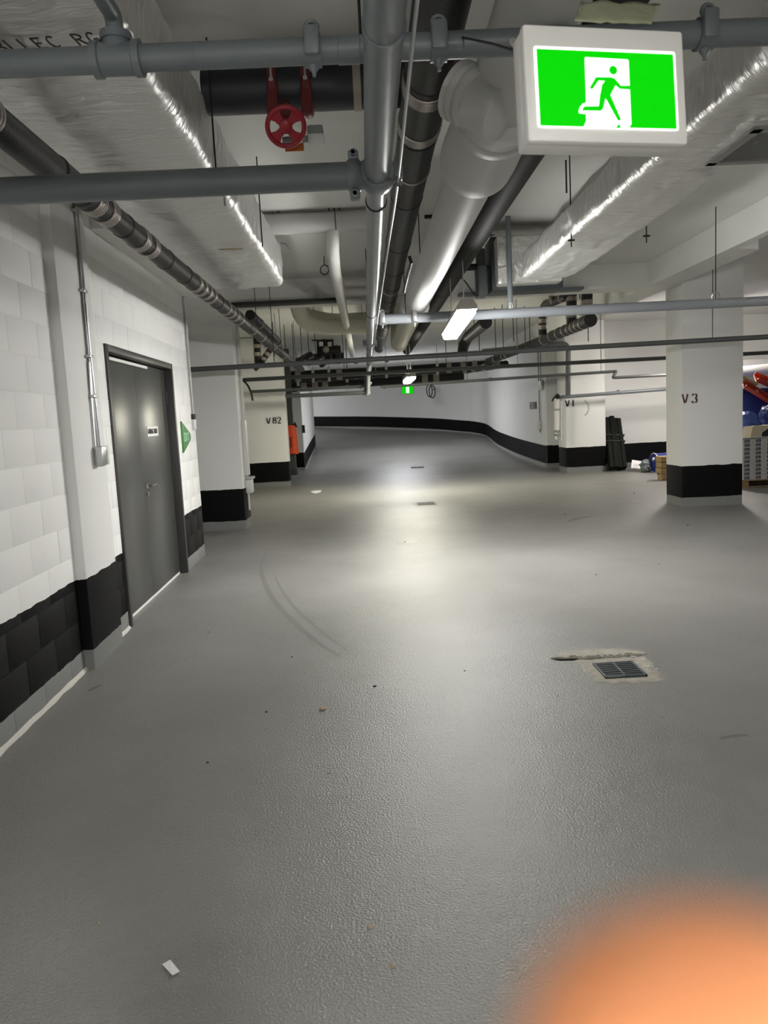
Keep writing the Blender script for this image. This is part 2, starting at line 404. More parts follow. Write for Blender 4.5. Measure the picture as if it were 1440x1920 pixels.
CEIL = 3.45
MB().box((-9, -9, CEIL), (13, 44, CEIL + .2)).build('ceiling', 'concrete_white', label='painted concrete slab ceiling behind the pipes', cat='ceiling', kind='structure')
bm_ = MB().box((-9, 11.0, 3.12), (4.02, 11.43, CEIL - .002)).build('ceiling_beam', 'concrete_white', label='concrete beam crossing the ceiling between the first columns', cat='beam', kind='structure')
m = MB()                                   # beam along the aisle at the right, widened beside the V3 column, rounded near end
zb = 3.12
poly = [(4.02, -9), (4.12, -9), (4.12, 8.6)] + [(4.42 - .1 + .1 * math.cos(a), 8.75 + .1 * math.sin(a)) for a in [-1.57, -1.0, -.5, 0]] + [(4.42, 22), (4.02, 22)]
m.prism([(x, y) for x, y in poly], (0, 0, zb), (1, 0, 0), (0, 1, 0), CEIL - zb - .002)
m.build('ceiling_beam', 'concrete_white', label='long concrete beam running down the right side over the V3 column', cat='beam', kind='structure')

# left masonry wall: blocks on a mortar backing, with a flush concrete pilaster and the door opening
WX = lambda y, off=0: -1.835 - 0.0255 * (y - 3.575) + off
WD = V((-0.0255, 1, 0)).normalized(); WN = V((1, 0.0255, 0)).normalized(); UP = V((0, 0, 1))
WANG = math.atan2(0.0255, 1)
def wp(y, z, off=0): return V((WX(y), y, z)) + WN * off
def wbox(mb, y0, y1, z0, z1, o0, o1, ch=0): return mb.obox(wp((y0 + y1) / 2, (z0 + z1) / 2, (o0 + o1) / 2), WD, WN, UP, (y1 - y0) * 1.000325, o1 - o0, z1 - z0, ch)
DY0, DY1, DZ = 5.80, 7.97, 2.135
m = MB()
wbox(m, -9, DY0, -.05, CEIL, -.24, -.003); wbox(m, DY1, 9.0, -.05, CEIL, -.24, -.003); wbox(m, DY0, DY1, DZ, CEIL, -.24, -.003)
WALL = m.build('wall_left', 'paint', org=(0, 0, 0), label='white block wall with black lower band around the grey double door', cat='wall', kind='structure')
MATS['paint_mortar'] = MATS['paint']
BLK = {}
def block(y0, y1, z0, z1):
    key = (round(y1 - y0, 3), round(z1 - z0, 3))
    if key not in BLK:
        q = MB().obox((0, 0, 0), (0, 1, 0), (1, 0, 0), (0, 0, 1), key[0], .06, key[1], 0.0025)
        o = q.build('block', 'paint', parent=WALL, org=(0, 0, 0)); BLK[key] = o
    else:
        o = BLK[key].copy(); COL.objects.link(o); o.parent = WALL
    off = -.03 + R.uniform(-.0006, .0006)
    p = wp((y0 + y1) / 2, (z0 + z1) / 2, off)
    o.location = p; o.rotation_euler = (0, 0, WANG)
SPANS = [(2.0, 4.80), (5.42, 9.0)]
for c in range(-1, 17):
    z0 = 0.13 + .2 * c + .002; z1 = z0 + .196
    if c == -1: z0 = -.02
    if z1 > CEIL: z1 = CEIL - .004
    first = 4.57 if c % 2 == 1 else 4.37
    if z1 - z0 < .02: continue
    spans = []
    for a, b in SPANS:
        if a > 5 and z0 < DZ - .06: spans += [(a, DY0), (DY1, b)]
        else: spans.append((a, b))
    for a, b in spans:
        sh = .1 if a > 5 else 0
        js = [a] + [y for y in [first + sh + .4 * k for k in range(-9, 14)] if a + .05 < y < b - .05] + [b]
        zz1 = z1
        for y0, y1 in zip(js, js[1:]):
            if a < DY0 < y1 and y0 < DY1 and z0 < DZ < z1: block(y0 + .002, y1 - .002, DZ + .002, z1)
            else: block(y0 + .002, y1 - .002, z0, z1)
m = MB(); wbox(m, 4.80, 5.42, -.02, CEIL - .003, -.2, .062, .012)
m.build('wall_pilaster', 'paint_col', label='smooth concrete pilaster standing proud of the block wall left of the door', cat='pilaster', kind='structure')

m = MB(); wbox(m, 5.75, 8.99, 2.93, CEIL - .003, .0015, .20, .004)
m.build('ceiling_beam', 'concrete_white', label='low concrete ledge along the top of the door wall', cat='beam', kind='structure')

# closing walls (left bay behind the first column, back, right bay)
MB().box((-9, -9.2, -.1), (13, -9, CEIL)).build('wall_back', 'paint_col', label='white wall behind the viewer', cat='wall', kind='structure')
MB().box((-4.2, 9.0, -.1), (-4.0, 24, CEIL)).build('wall_left_bay', 'paint_col', label='white wall of the dark bay behind the first column', cat='wall', kind='structure')
m = MB().box((-4.0, 8.86, -.02), (WX(9) - .25, 9.0, CEIL)).build('wall_left_return', 'paint_col', label='short white return wall behind the door wall end', cat='wall', kind='structure')
MB().box((13, -9, -.1), (13.2, 44, CEIL)).build('wall_right', 'paint_col', label='white wall at the far side of the storage bay', cat='wall', kind='structure')
MB().box((5.55, 18.35, -.1), (13, 18.55, CEIL)).build('wall_right_bay', 'paint_col', label='white wall with black band behind the leaning black bundle', cat='wall', kind='structure')

# columns
def column(name_label, x0, x1, y0, y1, ch=.03):
    return MB().box((x0, y0, -.02), (x1, y1, CEIL - .004), ch).build('column', 'paint_col', label=name_label, cat='column', kind='structure')
C1 = column('first white column on the left beyond the door, with grey conduit on its edge', -3.1, -1.80, 11.02, 11.55)
C82 = column('white column on the left stencilled V82', -3.05, -1.85, 17.98, 18.35, .06)
C3 = column('nearest white column on the right stencilled V3', 4.47, 5.34, 10.95, 11.55, .012)
CV1 = column('white column on the right stencilled V1 beside the lower pipe', 4.56, 5.48, 17.75, 18.5, .03)
CH = None
def lettering(par, text, p, ax, h, matn, gap=.25, th=.17):
    m = MB(); write(m, text, p, ax, (0, 0, 1), h, th, gap); m.build('stencilled_number', matn, parent=par)
lettering(C3, 'V', (4.468, 10.945, 1.473), (1, 0, 0), .135, 'stencil')
lettering(C3, '3', (4.605, 10.945, 1.474), (1, 0, 0), .135, 'stencil')
lettering(C82, 'V', (-2.300, 17.970, 1.468), (1, 0, 0), .145, 'stencil_black')
lettering(C82, '82', (-2.159, 17.970, 1.473), (1, 0, 0), .145, 'stencil_black', .13)
lettering(CV1, 'V', (4.553, 17.740, 1.516), (1, 0, 0), .15, 'stencil_black', th=.2)
lettering(CV1, '1', (4.687, 17.740, 1.522), (1, 0, 0), .15, 'stencil_black', th=.2)
m = MB(); stroke(m, [arc(0, 0, .13, .17, 75, -75, 8)], (4.958, 17.745, 1.472), (1, 0, 0), (0, 0, 1), .03); m.build('scuff_mark', 'grey_sheet', parent=CV1)

# ramp walls: base, black band, white above, following the rising floor
def ramp_wall(name, pts, label, inward, top=CEIL, th=.25):
    """pts: (x, y, z of band bottom)"""
    a = MB(); b = MB(); c = MB(); n = len(pts)
    nn = []
    for i in range(n):
        d = V(pts[min(i + 1, n - 1)][:2]) - V(pts[max(i - 1, 0)][:2]); q = V((-d.y, d.x)).normalized() * inward; nn.append(q)
    def ring(i, o, z): return V((pts[i][0] + nn[i].x * o, pts[i][1] + nn[i].y * o, z))
    def strip(mb, o, z0, z1):
        for i in range(n - 1):
            mb.add([ring(i, o, z0(i)), ring(i + 1, o, z0(i + 1)), ring(i + 1, o, z1(i + 1)), ring(i, o, z1(i)),
                    ring(i, -th, z0(i)), ring(i + 1, -th, z0(i + 1)), ring(i + 1, -th, z1(i + 1)), ring(i, -th, z1(i))],
                   [(0, 1, 2, 3), (3, 2, 6, 7), (7, 6, 5, 4), (4, 5, 1, 0)] + ([(0, 3, 7, 4)] if i == 0 else []) + ([(1, 5, 6, 2)] if i == n - 2 else []), False)
    strip(c, 0, lambda i: pts[i][2] - .35, lambda i: top - .003)
    root = c.build(name, 'white_wall', org=(0, 0, 0), label=label, cat='wall', kind='structure')
    strip(b, .006, lambda i: pts[i][2], lambda i: pts[i][2] + .45); b.build('black_band', 'band_black', parent=root)
    strip(a, .005, lambda i: pts[i][2] - .3, lambda i: pts[i][2] - .001); a.build('grey_base', 'base_grey', parent=root)
    return root
def catmull(p, k=4):
    out = []
    for i in range(len(p) - 1):
        a, b, c, d = V(p[max(i - 1, 0)]), V(p[i]), V(p[i + 1]), V(p[min(i + 2, len(p) - 1)])
        for j in range(k):
            t = j / k; out.append(.5 * ((2 * b) + (c - a) * t + (2 * a - 5 * b + 4 * c - d) * t * t + (3 * b - a - 3 * c + d) * t ** 3))
    return [tuple(q) for q in out + [V(p[-1])]]
RW = [(4.496, 19.6, .124), (4.428, 21.5, .186), (4.40, 23.5, .256), (4.50, 27, .38), (4.64, 30.2, .58), (4.25, 31.1, .70), (3.8, 31.6, .762), (2.703, 32.6, .898), (.26, 34.2, 1.091), (-2.48, 36, 1.231), (-7.5, 38.5, 1.5)]
RWALL = ramp_wall('wall_ramp_right', catmull(RW), 'white wall with black band curving up the ramp to the left', 1)
MB().box((4.50, 19.40, -.05), (4.95, 19.62, CEIL - .004)).build('wall_ramp_corner', 'paint_col', label='narrow white wall face between the ramp wall and the V1 column', cat='wall', kind='structure')
ramp_wall('wall_ramp_left_end', [(-3.2, 23.60, .10), (-1.96, 23.60, .10)], 'white end face of the ramp wall behind the orange bag', -1)
ramp_wall('wall_ramp_left', [(-1.95, 23.61, .08), (-2.02, 27, .28), (-2.1, 31.2, .50)], 'white wall with black band on the left of the ramp', -1, th=.4)

# ---------------------------------------------------------------- door in the left wall
DOOR = thing('door_1', 'grey metal double door in a dark frame set in the white block wall', 'door', tuple(wp(6.9, 0, 0)), kind='structure')
m = MB()
FW = .055
wbox(m, DY0, DY0 + FW, 0, DZ, -.20, .018, .004); wbox(m, DY1 - FW, DY1, 0, DZ, -.20, .018, .004); wbox(m, DY0 + FW, DY1 - FW, DZ - FW, DZ, -.20, .018, .004)
wbox(m, DY0 + FW, DY0 + FW + .02, 0, DZ - FW, -.20, -.11); wbox(m, DY1 - FW - .02, DY1 - FW, 0, DZ - FW, -.20, -.11)
wbox(m, DY0 + FW, DY1 - FW, DZ - FW - .02, DZ - FW, -.20, -.11)
m.build('door_frame', 'door_frame_paint', parent=DOOR)
LY0, LYM, LY1 = DY0 + .062, 6.80, DY1 - .062
for a, b, nm in ((LY0, LYM - .002, 'inactive'), (LYM + .002, LY1, 'active')):
    m = MB(); wbox(m, a, b, .025, DZ - .062, -.105, -.06, .004); leaf = m.build('door_leaf', 'door_paint', parent=DOOR)
    if nm == 'active': LEAF = leaf
m = MB(); wbox(m, LY0 - .03, LYM + .35, DZ - .10, DZ - .075, -.058, -.03, .003); m.build('top_latch_bar', 'label_white', parent=LEAF)
m = MB(); h0 = wp(6.88, 1.0, -.06)
m.lathe(h0, WN, [(0, .03), (.012, .03), (.016, .022)], 20); m.cyl(h0, h0 + WN * .055, .010, 12)
m.tube(fillet([h0 + WN * .05, h0 + WN * .056 + WD * .02, h0 + WN * .056 + WD * .14], .015), .009, 10)
m.lathe(h0 + V((0, 0, -.075)), WN, [(0, .019), (.014, .017)], 16)
m.build('door_handle', 'chrome', parent=LEAF)
sg = MB(); wbox(sg, 7.06, 7.46, 1.43, 1.52, -.06, -.056); ds = sg.build('door_sign', 'label_white', parent=LEAF)
m = MB(); write(m, 'GARBAGE ROOM', wp(7.075, 1.455, -.0555), WD, (0, 0, 1), .042, .2, .1); m.build('sign_lettering', 'ink', parent=DOOR)
m = MB(); wbox(m, LY0, LY1, 0, .024, -.10, -.065); m.build('threshold', 'label_white', parent=DOOR)
m = MB(); wbox(m, DY0 + .02, DY1 - .02, -.02, DZ, -.26, -.201); m.build('dark_backing', 'gap_shade', parent=DOOR)
for z in (.3, 1.05, 1.8):
    m = MB(); m.cyl(wp(DY1 - .064, z - .06, -.054), wp(DY1 - .064, z + .06, -.054), .007, 8); m.build('hinge', 'door_frame_paint', parent=DOOR)

# scuffs and stains on the floor paint
def floor_mark(name, pts, w_, matn, z=.0008):
    m = MB(); n = len(pts); L_ = []; R_ = []
    for i in range(n):
        a, b = V(pts[max(i - 1, 0)]), V(pts[min(i + 1, n - 1)]); d = (b - a).normalized(); nn = V((-d.y, d.x, 0)); e = math.sin(max(.02, min(3.12, math.pi * (i + .3) / (n - .4)))) ** .5
        ww = w_ * e * (1 + .35 * noise.noise(V((pts[i][0] * 6, pts[i][1] * 6, 0)))); p = V((pts[i][0], pts[i][1], floor_z(pts[i][0], pts[i][1]) + z)); L_.append(p + nn * ww / 2); R_.append(p - nn * ww / 2)
    m.add(L_ + R_, [(i, i + 1, n + i + 1, n + i) for i in range(n - 1)]); m.build(name, matn, parent=FLOOR)
def dense(pts, k=6): return [V(p) for p in catmull(pts, k)]
floor_mark('tyre_mark', dense([(-0.241, 4.770, 0.000), (-0.462, 5.257, 0.000), (-0.723, 5.980, 0.000), (-0.951, 6.786, 0.000), (-1.181, 7.960, 0.000), (-1.252, 8.949, 0.000)]), .05, 'tyre_rubber_mark')
floor_mark('tyre_mark', dense([(-0.193, 4.874, 0.000), (-0.395, 5.379, 0.000), (-0.654, 6.136, 0.000), (-0.850, 6.870, 0.000), (-1.037, 7.779, 0.000)]), .03, 'tyre_rubber_mark')
floor_mark('stain', dense([(0.288, 9.027, 0.000), (0.414, 9.144, 0.000), (0.572, 9.295, 0.000)]), .16, 'floor_stain')
floor_mark('stain', dense([(-1.706, 4.384, -0.000), (-1.686, 4.434, 0.000), (-1.663, 4.486, -0.000)]), .03, 'floor_stain')
floor_mark('stain', dense([(1.501, 3.273, 0.000), (1.570, 3.293, 0.000), (1.637, 3.295, 0.000)]), .03, 'floor_stain')
floor_mark('stain', dense([(2.592, 10.113, -0.000), (2.801, 10.357, 0.000), (3.023, 10.495, 0.000)]), .10, 'floor_stain')

# ================================================================ LAMPS
def strip_lamp(name, label, p_near, p_far, width, lens, group=None, rods=True, top=CEIL):
    """surface fluorescent: opaque housing above, glowing lens below; ends given at the lens"""
    a, b = V(p_near), V(p_far); d = (b - a).normalized(); s = d.cross(V((0, 0, 1))).normalized(); u = s.cross(d).normalized(); L = (b - a).length; c = (a + b) / 2
    t = thing(name, label, 'light', tuple(c), group)
    m = MB(); w2 = width / 2
    prof = [(-w2 - .012, -.004), (w2 + .012, -.004), (w2 + .012, .03), (w2 * .62, .085), (-w2 * .62, .085), (-w2 - .012, .03)]
    va = [a - d * .025 + s * x + u * y for x, y in prof]; vb = [b + d * .025 + s * x + u * y for x, y in prof]; n = len(prof)
    m.add(va + vb, [list(range(n))[::-1], list(range(n, 2 * n))] + [(i, (i + 1) % n, n + (i + 1) % n, n + i) for i in range(n)])
    m.build('housing', 'lamp_body', parent=t)
    m = MB(); prof = [(-w2, -.006), (w2, -.006), (w2 * .98, -.035), (w2 * .8, -.052), (-w2 * .8, -.052), (-w2 * .98, -.035)]; n = 6
    va = [a + s * x + u * y for x, y in prof]; vb = [b + s * x + u * y for x, y in prof]
    m.add(va + vb, [list(range(n))[::-1], list(range(n, 2 * n))] + [(i, (i + 1) % n, n + (i + 1) % n, n + i) for i in range(n)])
    m.build('lens', lens, parent=t)
    if rods:
        for q in (a + d * .15, b - d * .15):
            q = q + u * .08
            m = MB(); m.tube([q, (q.x, q.y, top)], .004, 6); m.build('hanger_wire', 'galv', parent=t)
    return t
strip_lamp('strip_light', 'glowing strip light hung crooked in the middle of the aisle, nearest in view', (.90, 6.72, 2.372), (.885, 7.92, 2.292), .15, 'lens_near', top=2.812)
strip_lamp('strip_light', 'small glowing strip light over the far green exit sign', (0.862, 14.400, 2.208), (0.845, 15.600, 2.187), .15, 'lens_warm', top=2.81)
strip_lamp('strip_light', 'farthest strip light, a small glow left of the far exit sign', (1.045, 23.100, 2.496), (1.013, 24.300, 2.487), .15, 'lens_cool')
strip_lamp('strip_light', 'strip light over the storage bay hidden behind the V3 column', (6.75, 14.9, 2.75), (6.75, 16.1, 2.75), .16, 'lens_bay')
strip_lamp('strip_light', 'strip light in the row above and behind the viewer', (.9, -3.2, 2.5), (.9, -2.0, 2.5), .16, 'lens_rear')
strip_lamp('strip_light', 'added fill strip light over the open bay, unseen beyond the right edge', (6.3, 4.9, 3.0), (6.3, 6.1, 3.0), .16, 'lens_bay_fill')  # added out of view to brighten the ceiling and the V3 front
strip_lamp('strip_light', 'added fill strip light over the foot of the ramp, unseen behind the dark banded pipes', (0.620, 26.500, 3.009), (1.704, 26.500, 3.028), .15, 'lens_ramp_fill', rods=False)  # extra hidden lamp, added to brighten the far wall and ramp floor
strip_lamp('strip_light', 'added fill strip light up on the ramp, unseen beyond the left wall', (-5.5, 33.0, 3.2), (-5.5, 34.2, 3.2), .16, 'lens_ramp_fill')  # added unseen lamp that lifts the far end of the ramp

# ================================================================ PIPES
def rod(par, x, y, z, top=CEIL, r=.005, matn='cast_iron'):
    m = MB(); m.cyl((x, y, z), (x, y, top), r, 6); return m.build('hanger_rod', matn, parent=par)
def ringband(par, p, d, r, w_, matn, name='clamp_band', ribs=0):
    m = MB(); d = V(d).normalized(); p = V(p)
    if ribs:
        prof = [(-w_ / 2, r)]
        for i in range(ribs):
            t0 = -w_ / 2 + w_ * i / ribs; prof += [(t0 + .001, r + .004), (t0 + w_ / ribs * .7, r + .004), (t0 + w_ / ribs * .85, r + .001)]
        prof += [(w_ / 2, r)]
        m.lathe(p, d, prof, 24)
    else: m.lathe(p, d, [(-w_ / 2, r), (-w_ / 2 + .002, r + .003), (w_ / 2 - .002, r + .003), (w_ / 2, r)], 24)
    return m.build(name, matn, parent=par)
def grooved_coupling(par, p, d, r, ear, matn='pipe_grey', w_=.055):
    """two half housings with bolted ears"""
    d, ear, p = V(d).normalized(), V(ear).normalized(), V(p); o = d.cross(ear)
    m = MB(); m.lathe(p, d, [(-w_ / 2, r), (-w_ / 2, r + .012), (-w_ * .3, r + .02), (w_ * .3, r + .02), (w_ / 2, r + .012), (w_ / 2, r)], 24)
    for s in (-1, 1):
        m.obox(p + ear * s * (r + .028), ear, d, o, .04, w_ * .8, .05, .008)
        m.cyl(p + ear * s * (r + .032) - o * .045, p + ear * s * (r + .032) + o * .045, .009, 8)
        m.cyl(p + ear * s * (r + .032) + o * .03, p + ear * s * (r + .032) + o * .045, .014, 6)
    return m.build('grooved_coupling', matn, parent=par)
def outlet_saddle(par, p, d, r, front=(0, -1, 0), matn='pipe_grey'):
    """strapless outlet / swivel hanger on a branch line: saddle plate with two bolt holes and a drop nipple"""
    d, fr, p = V(d).normalized(), V(front).normalized(), V(p); up = fr.cross(d); up = up if up.z > 0 else -up
    m = MB(); m.lathe(p, d, [(-.026, r), (-.026, r + .008), (.026, r + .008), (.026, r)], 20)
    m.obox(p + fr * (r + .008) + up * .012, d, up, fr, .05, r * 2.2, .022, .01)
    m.lathe(p - up * (r + .002), -up, [(-.01, .019), (.01, .017), (.022, .007), (.034, .006)], 12)
    m.torus(p + up * (r + .018) + fr * (r * .55), fr, .019, .007, 16, 6)
    return m.build('outlet_saddle', matn, parent=par)

# central sprinkler main, running straight down the aisle
SX, SZ, SR = .092, 2.44, .0508
T = thing('sprinkler_main', 'long grey sprinkler main running straight down the aisle below the other pipes', 'pipe', (SX, 3, SZ))
MB().cyl((SX, -3, SZ), (SX, 3.21, SZ), SR, 28).build('pipe_run', 'pipe_grey', parent=T)
MB().tube(fillet([(SX, 3.21, SZ), (SX, 16.4, SZ), (SX - .03, 16.4, 2.0)], .12), .0432, 24).build('pipe_run', 'pipe_grey_light', parent=T)
grooved_coupling(T, (SX, 3.16, SZ), (0, 1, 0), SR, (1, 0, 0), w_=.11)
grooved_coupling(T, (SX, 10.0, SZ), (0, 1, 0), .0432, (1, 0, 0), 'pipe_grey_light', w_=.08)
for y in (2.0, 3.53, 7.2, 10.6, 11.8, 13.6): ringband(T, (SX, y, SZ), (0, 1, 0), (.0446 if y > 3.2 else SR + .001), .018, 'pipe_grey' if y < 3.2 else 'black_rubber', 'joint_ring')
m = MB(); m.tube(fillet([(SX + .066, -1, 2.46), (SX + .07, 2.07, 2.417), (SX + .08, 3.1, 2.403), (SX + .07, 5.2, 2.417), (SX + .057, 8.5, 2.412), (SX + .052, 12.2, 2.417), (SX + .047, 15.9, 2.412)], .5), .0055, 8); m.build('cable', 'galv', parent=T)
for y in (5.0, 9.3, 13.2): rod(T, SX, y, SZ + .05)

# branch 1 : nearest cross pipe with its tee
y, z, r = 2.59, 2.65, .040
T = thing('sprinkler_branch', 'grey cross pipe with a tee, nearest to the viewer, behind the exit sign', 'pipe', (0, y, z))
MB().cyl((-1.84, y, z), (12.98, y, z), r, 24).build('pipe_run', 'pipe_grey', parent=T)
tx = -0.718
m = MB(); m.lathe((tx - .075, y, z), (1, 0, 0), [(0, r), (0, r + .014), (.022, r + .014), (.026, r + .008), (.124, r + .008), (.128, r + .014), (.15, r + .014), (.15, r)], 24)
m.lathe((tx, y, z + r * .5), (0, 0, 1), [(0, r + .004), (r * .5 + .012, r + .002), (r * .5 + .012, r + .009), (r * .5 + .035, r + .009), (r * .5 + .035, .02)], 24); m.build('tee_fitting', 'pipe_grey', parent=T)
MB().tube(fillet([(tx, y, z + r), (tx, y, 2.775), (tx, .2, 2.778)], .05), .027, 16).build('riser', 'pipe_grey', parent=T)
outlet_saddle(T, (-0.108, y, z), (1, 0, 0), r); outlet_saddle(T, (0.287, y, z), (1, 0, 0), r); outlet_saddle(T, (1.132, y, z), (1, 0, 0), r)
cx_ = 0.005; ringband(T, (cx_, y, z), (1, 0, 0), r, .07, 'pipe_grey', 'sleeve')
ringband(T, (-0.477, y, z), (1, 0, 0), r - .002, .008, 'pipe_grey', 'joint_ring')
rod(T, 0.044, y + .02, z + r)

# branch 2 : cross pipe ending at the main
y, z, r = 3.16, 2.44, .0517
T = thing('sprinkler_branch', 'thick grey cross pipe from the left wall ending at the coupling on the main', 'pipe', (-.8, y, z))
MB().cyl((-1.84, y, z), (SX - .05, y, z), r, 28).build('pipe_run', 'pipe_grey', parent=T)
grooved_coupling(T, (0.001, y, z), (1, 0, 0), r - .008, (0, 0, 1), w_=.05)

# branch 3 : pipe to the right behind the lamp
y, z, r = 8.1, 2.49, .05
T = thing('sprinkler_branch', 'pale grey pipe from the main to the right, passing behind the crooked strip light', 'pipe', (2, y, z))
MB().cyl((SX, y, z), (12.98, y, z), r, 24).build('pipe_run', 'pipe_grey_light', parent=T)
for u in (0.214, 0.543): outlet_saddle(T, (u, y, z), (1, 0, 0), r, matn='galv')
rx = 1.535
m = MB(); m.cyl((rx, y, z + .03), (rx, y, CEIL), .027, 16); m.build('riser', 'pipe_grey', parent=T)
m = MB(); m.lathe((rx, y, z + .045), (0, 0, 1), [(0, .036), (.03, .036), (.035, .03), (.06, .03)], 16); m.build('riser_fitting', 'galv', parent=T)
for u in (0.455, 3.657): rod(T, u, y, z + .05)
m = MB(); m.torus((3.658, y, z + .06), (1, .4, 0), .05, .008, 20, 6); m.build('swivel_ring', 'galv', parent=T)

def plain_branch(label, pts, r, seg=14, rods=(), joints=(), matn='pipe_far', rad=.08):
    t = thing('sprinkler_branch', label, 'pipe', tuple(V(pts[0]).lerp(V(pts[-1]), .5)))
    MB().tube(fillet(pts, rad) if len(pts) > 2 else pts, r, seg).build('pipe_run', matn, parent=t)
    for x, y, zz in rods: rod(t, x, y, zz)
    for x, y, zz in joints: ringband(t, (x, y, zz), (1, 0, 0), r + .004, .05, matn, 'pipe_coupling')
    return t
z = 2.225
plain_branch('dark thin cross pipe passing in front of the first left column and the V3 column', [(-3.0, 10.2, z), (12.98, 10.2, z + .12)], .033,
             rods=[(4.566, 10.2, z + .03), (-1.156, 10.2, z)], joints=[(.3, 10.2, z + .015), (-.1, 10.2, z + .015)])
z = 2.275
plain_branch('dark thin cross pipe passing over the top of the V82 column and behind V3', [(-2.75, 14, z), (12.98, 14, z + .04)], .036, rods=[(2.754, 14, z), (4.253, 14, z)],
             joints=[(1.998, 14, z + .01)])
plain_branch('thin cross pipe low on the left from the V82 column to the drop pipe', [(-2.404, 16.600, 2.169), (-0.022, 16.600, 2.164)], .032, joints=[(-0.101, 16.600, 2.162)])
plain_branch('lowest thin cross pipe on the left, at the bottom of the drop pipe', [(-1.681, 16.500, 2.035), (0.050, 16.500, 2.029)], .042, joints=[(-0.029, 16.500, 2.027)])
plain_branch('thin cross pipe right of the drop pipe with a hooked step before V3', [(0.330, 16.700, 2.140), (5.403, 16.700, 2.220), (5.194, 16.300, 2.074), (6.453, 16.300, 2.079), (7.9, 16.3, 2.16)], .032,
             joints=[(0.421, 16.700, 2.135), (2.684, 16.700, 2.183)], rods=[(2.192, 16.700, 2.195), (5.070, 16.700, 2.236)], rad=.05)
plain_branch('dark drop pipe beside the V1 column feeding the low cross pipe', [(2.638, 17.400, 2.826), (4.554, 17.400, 2.921), (4.530, 17.400, 1.761)], .055, rad=.16)
plain_branch('lowest grey cross pipe on the right, in front of the V1 column', [(4.290, 17.400, 1.738), (6.887, 17.400, 1.806), (8.0, 17.4, 1.93)], .04, joints=[(4.530, 17.400, 1.750), (5.660, 17.400, 1.789)], matn='pipe_grey')
T = thing('drop_pipe', 'short vertical end drop of the main with bright fittings, low in the aisle', 'pipe', (0.028, 16.500, 2.035))
m = MB(); m.tube([(0.072, 16.500, 2.444), (0.026, 16.500, 2.002)], .055, 16); m.build('pipe_run', 'pipe_far', parent=T)
m = MB(); m.tube([(0.139, 16.420, 2.237), (0.079, 16.420, 2.152), (0.093, 16.420, 1.996)], .028, 10); m.sphere((0.049, 16.450, 1.999), .06); m.build('valve_fitting', 'galv', parent=T)

# ---------------------------------------------------------------- cast iron / drain pipes with band clamps
def iron_pipe(name, label, a, b, r, bands, rubber=(), matn='cast_iron', rods=(), seg=24):
    a, b = V(a), V(b); d = (b - a); t = thing(name, label, 'pipe', tuple((a + b) / 2))
    MB().cyl(a, b, r, seg).build('pipe_run', matn, parent=t)
    for y, w_ in bands:
        k = (y - a.y) / (b.y - a.y); ringband(t, a + d * k, d, r + .003, w_, 'clamp_steel', 'clamp_band', 4)
    for y in rubber:
        k = (y - a.y) / (b.y - a.y); ringband(t, a + d * k, d, r + .001, .03, 'black_rubber', 'gasket_ring')
    for y in rods:
        k = (y - a.y) / (b.y - a.y); p = a + d * k; rod(t, p.x, p.y, p.z + r)
    return t
bl = [(2.85, .10), (3.95, .10), (4.15, .10), (4.75, .09), (4.95, .09), (6.25, .08), (6.45, .08), (6.65, .08), (6.85, .07), (7.6, .07), (7.85, .07), (8.1, .07), (8.4, .06), (9.4, .06), (10.2, .06), (11.5, .05), (13, .05), (14.6, .05)]
iron_pipe('drain_pipe', 'dark iron drain pipe with steel band clamps along the left wall below the duct', (-1.27, 1.2, 2.62), (-1.34, 16.9, 2.60), .064, bl, rubber=[3.5, 3.82, 4.45, 5.35, 5.9, 7.2, 9.0, 10.8, 12.2], rods=[9.9, 12.8, 15.5])
iron_pipe('drain_pipe', 'large dark ribbed pipe with wide steel clamps beside the grey main', (.353, 0, 3.0), (.356, 17.2, 3.0), .108, [(3.72, .12), (4.22, .10), (4.9, .02), (9.2, .08), (10.5, .08), (12, .1), (14, .1)], rubber=[3.62, 4.32, 5.5, 6.9, 8.0, 8.9, 9.8, 11.2, 13], rods=[6.2, 9.5, 13])
iron_pipe('drain_pipe', 'dark smooth pipe to the right of the white pipe', (.95, .5, 2.90), (.95, 17.0, 2.90), .095, [], rubber=[9.0], rods=[6.4, 8.2, 12.5], matn='pipe_matte_black')
iron_pipe('drain_pipe', 'short dark reddish iron pipe beyond the left duct, above the clamped drain pipe', (-1.618, 11.600, 3.074), (-1.559, 14.500, 2.968), .075, [(12.4, .06), (14.2, .06)], rods=[14.3])

# big white pipe with bell fittings
WXp, WZp, WR = .59, 2.68, .125
T = thing('white_pipe', 'fat white plastic drain pipe with bell fittings, left of the large exit sign', 'pipe', (WXp, 5, WZp))
MB().tube(fillet([(.665, .4, 2.87), (.655, 2.64, 2.85), (.60, 3.42, 2.69)], .3), .148, 32).build('pipe_run', 'pvc_white', parent=T)
MB().cyl((WXp, 3.2, WZp), (WXp, 9.1, WZp), WR, 32).build('pipe_run', 'pvc_white', parent=T)
MB().cyl((WXp, 9.1, WZp), (WXp, 12.6, WZp - .01), WR * .98, 32).build('pipe_run', 'insul_cream', parent=T)
m = MB(); m.lathe((WXp, 3.16, WZp + .012), (0, 1, 0), [(0, .150), (.01, .170), (.06, .170), (.07, .160), (.10, .160), (.11, .171), (.16, .171), (.17, .162), (.45, .174), (.58, .178), (.69, .178), (.72, .168), (.74, .150), (.75, .126)], 36); m.build('bell_fitting', 'pvc_white', parent=T)
e0, e1 = V((0.563, 3.050, 2.607)), V((0.413, 3.140, 2.732)); dd = (e1 - e0).normalized(); Lw = (e1 - e0).length
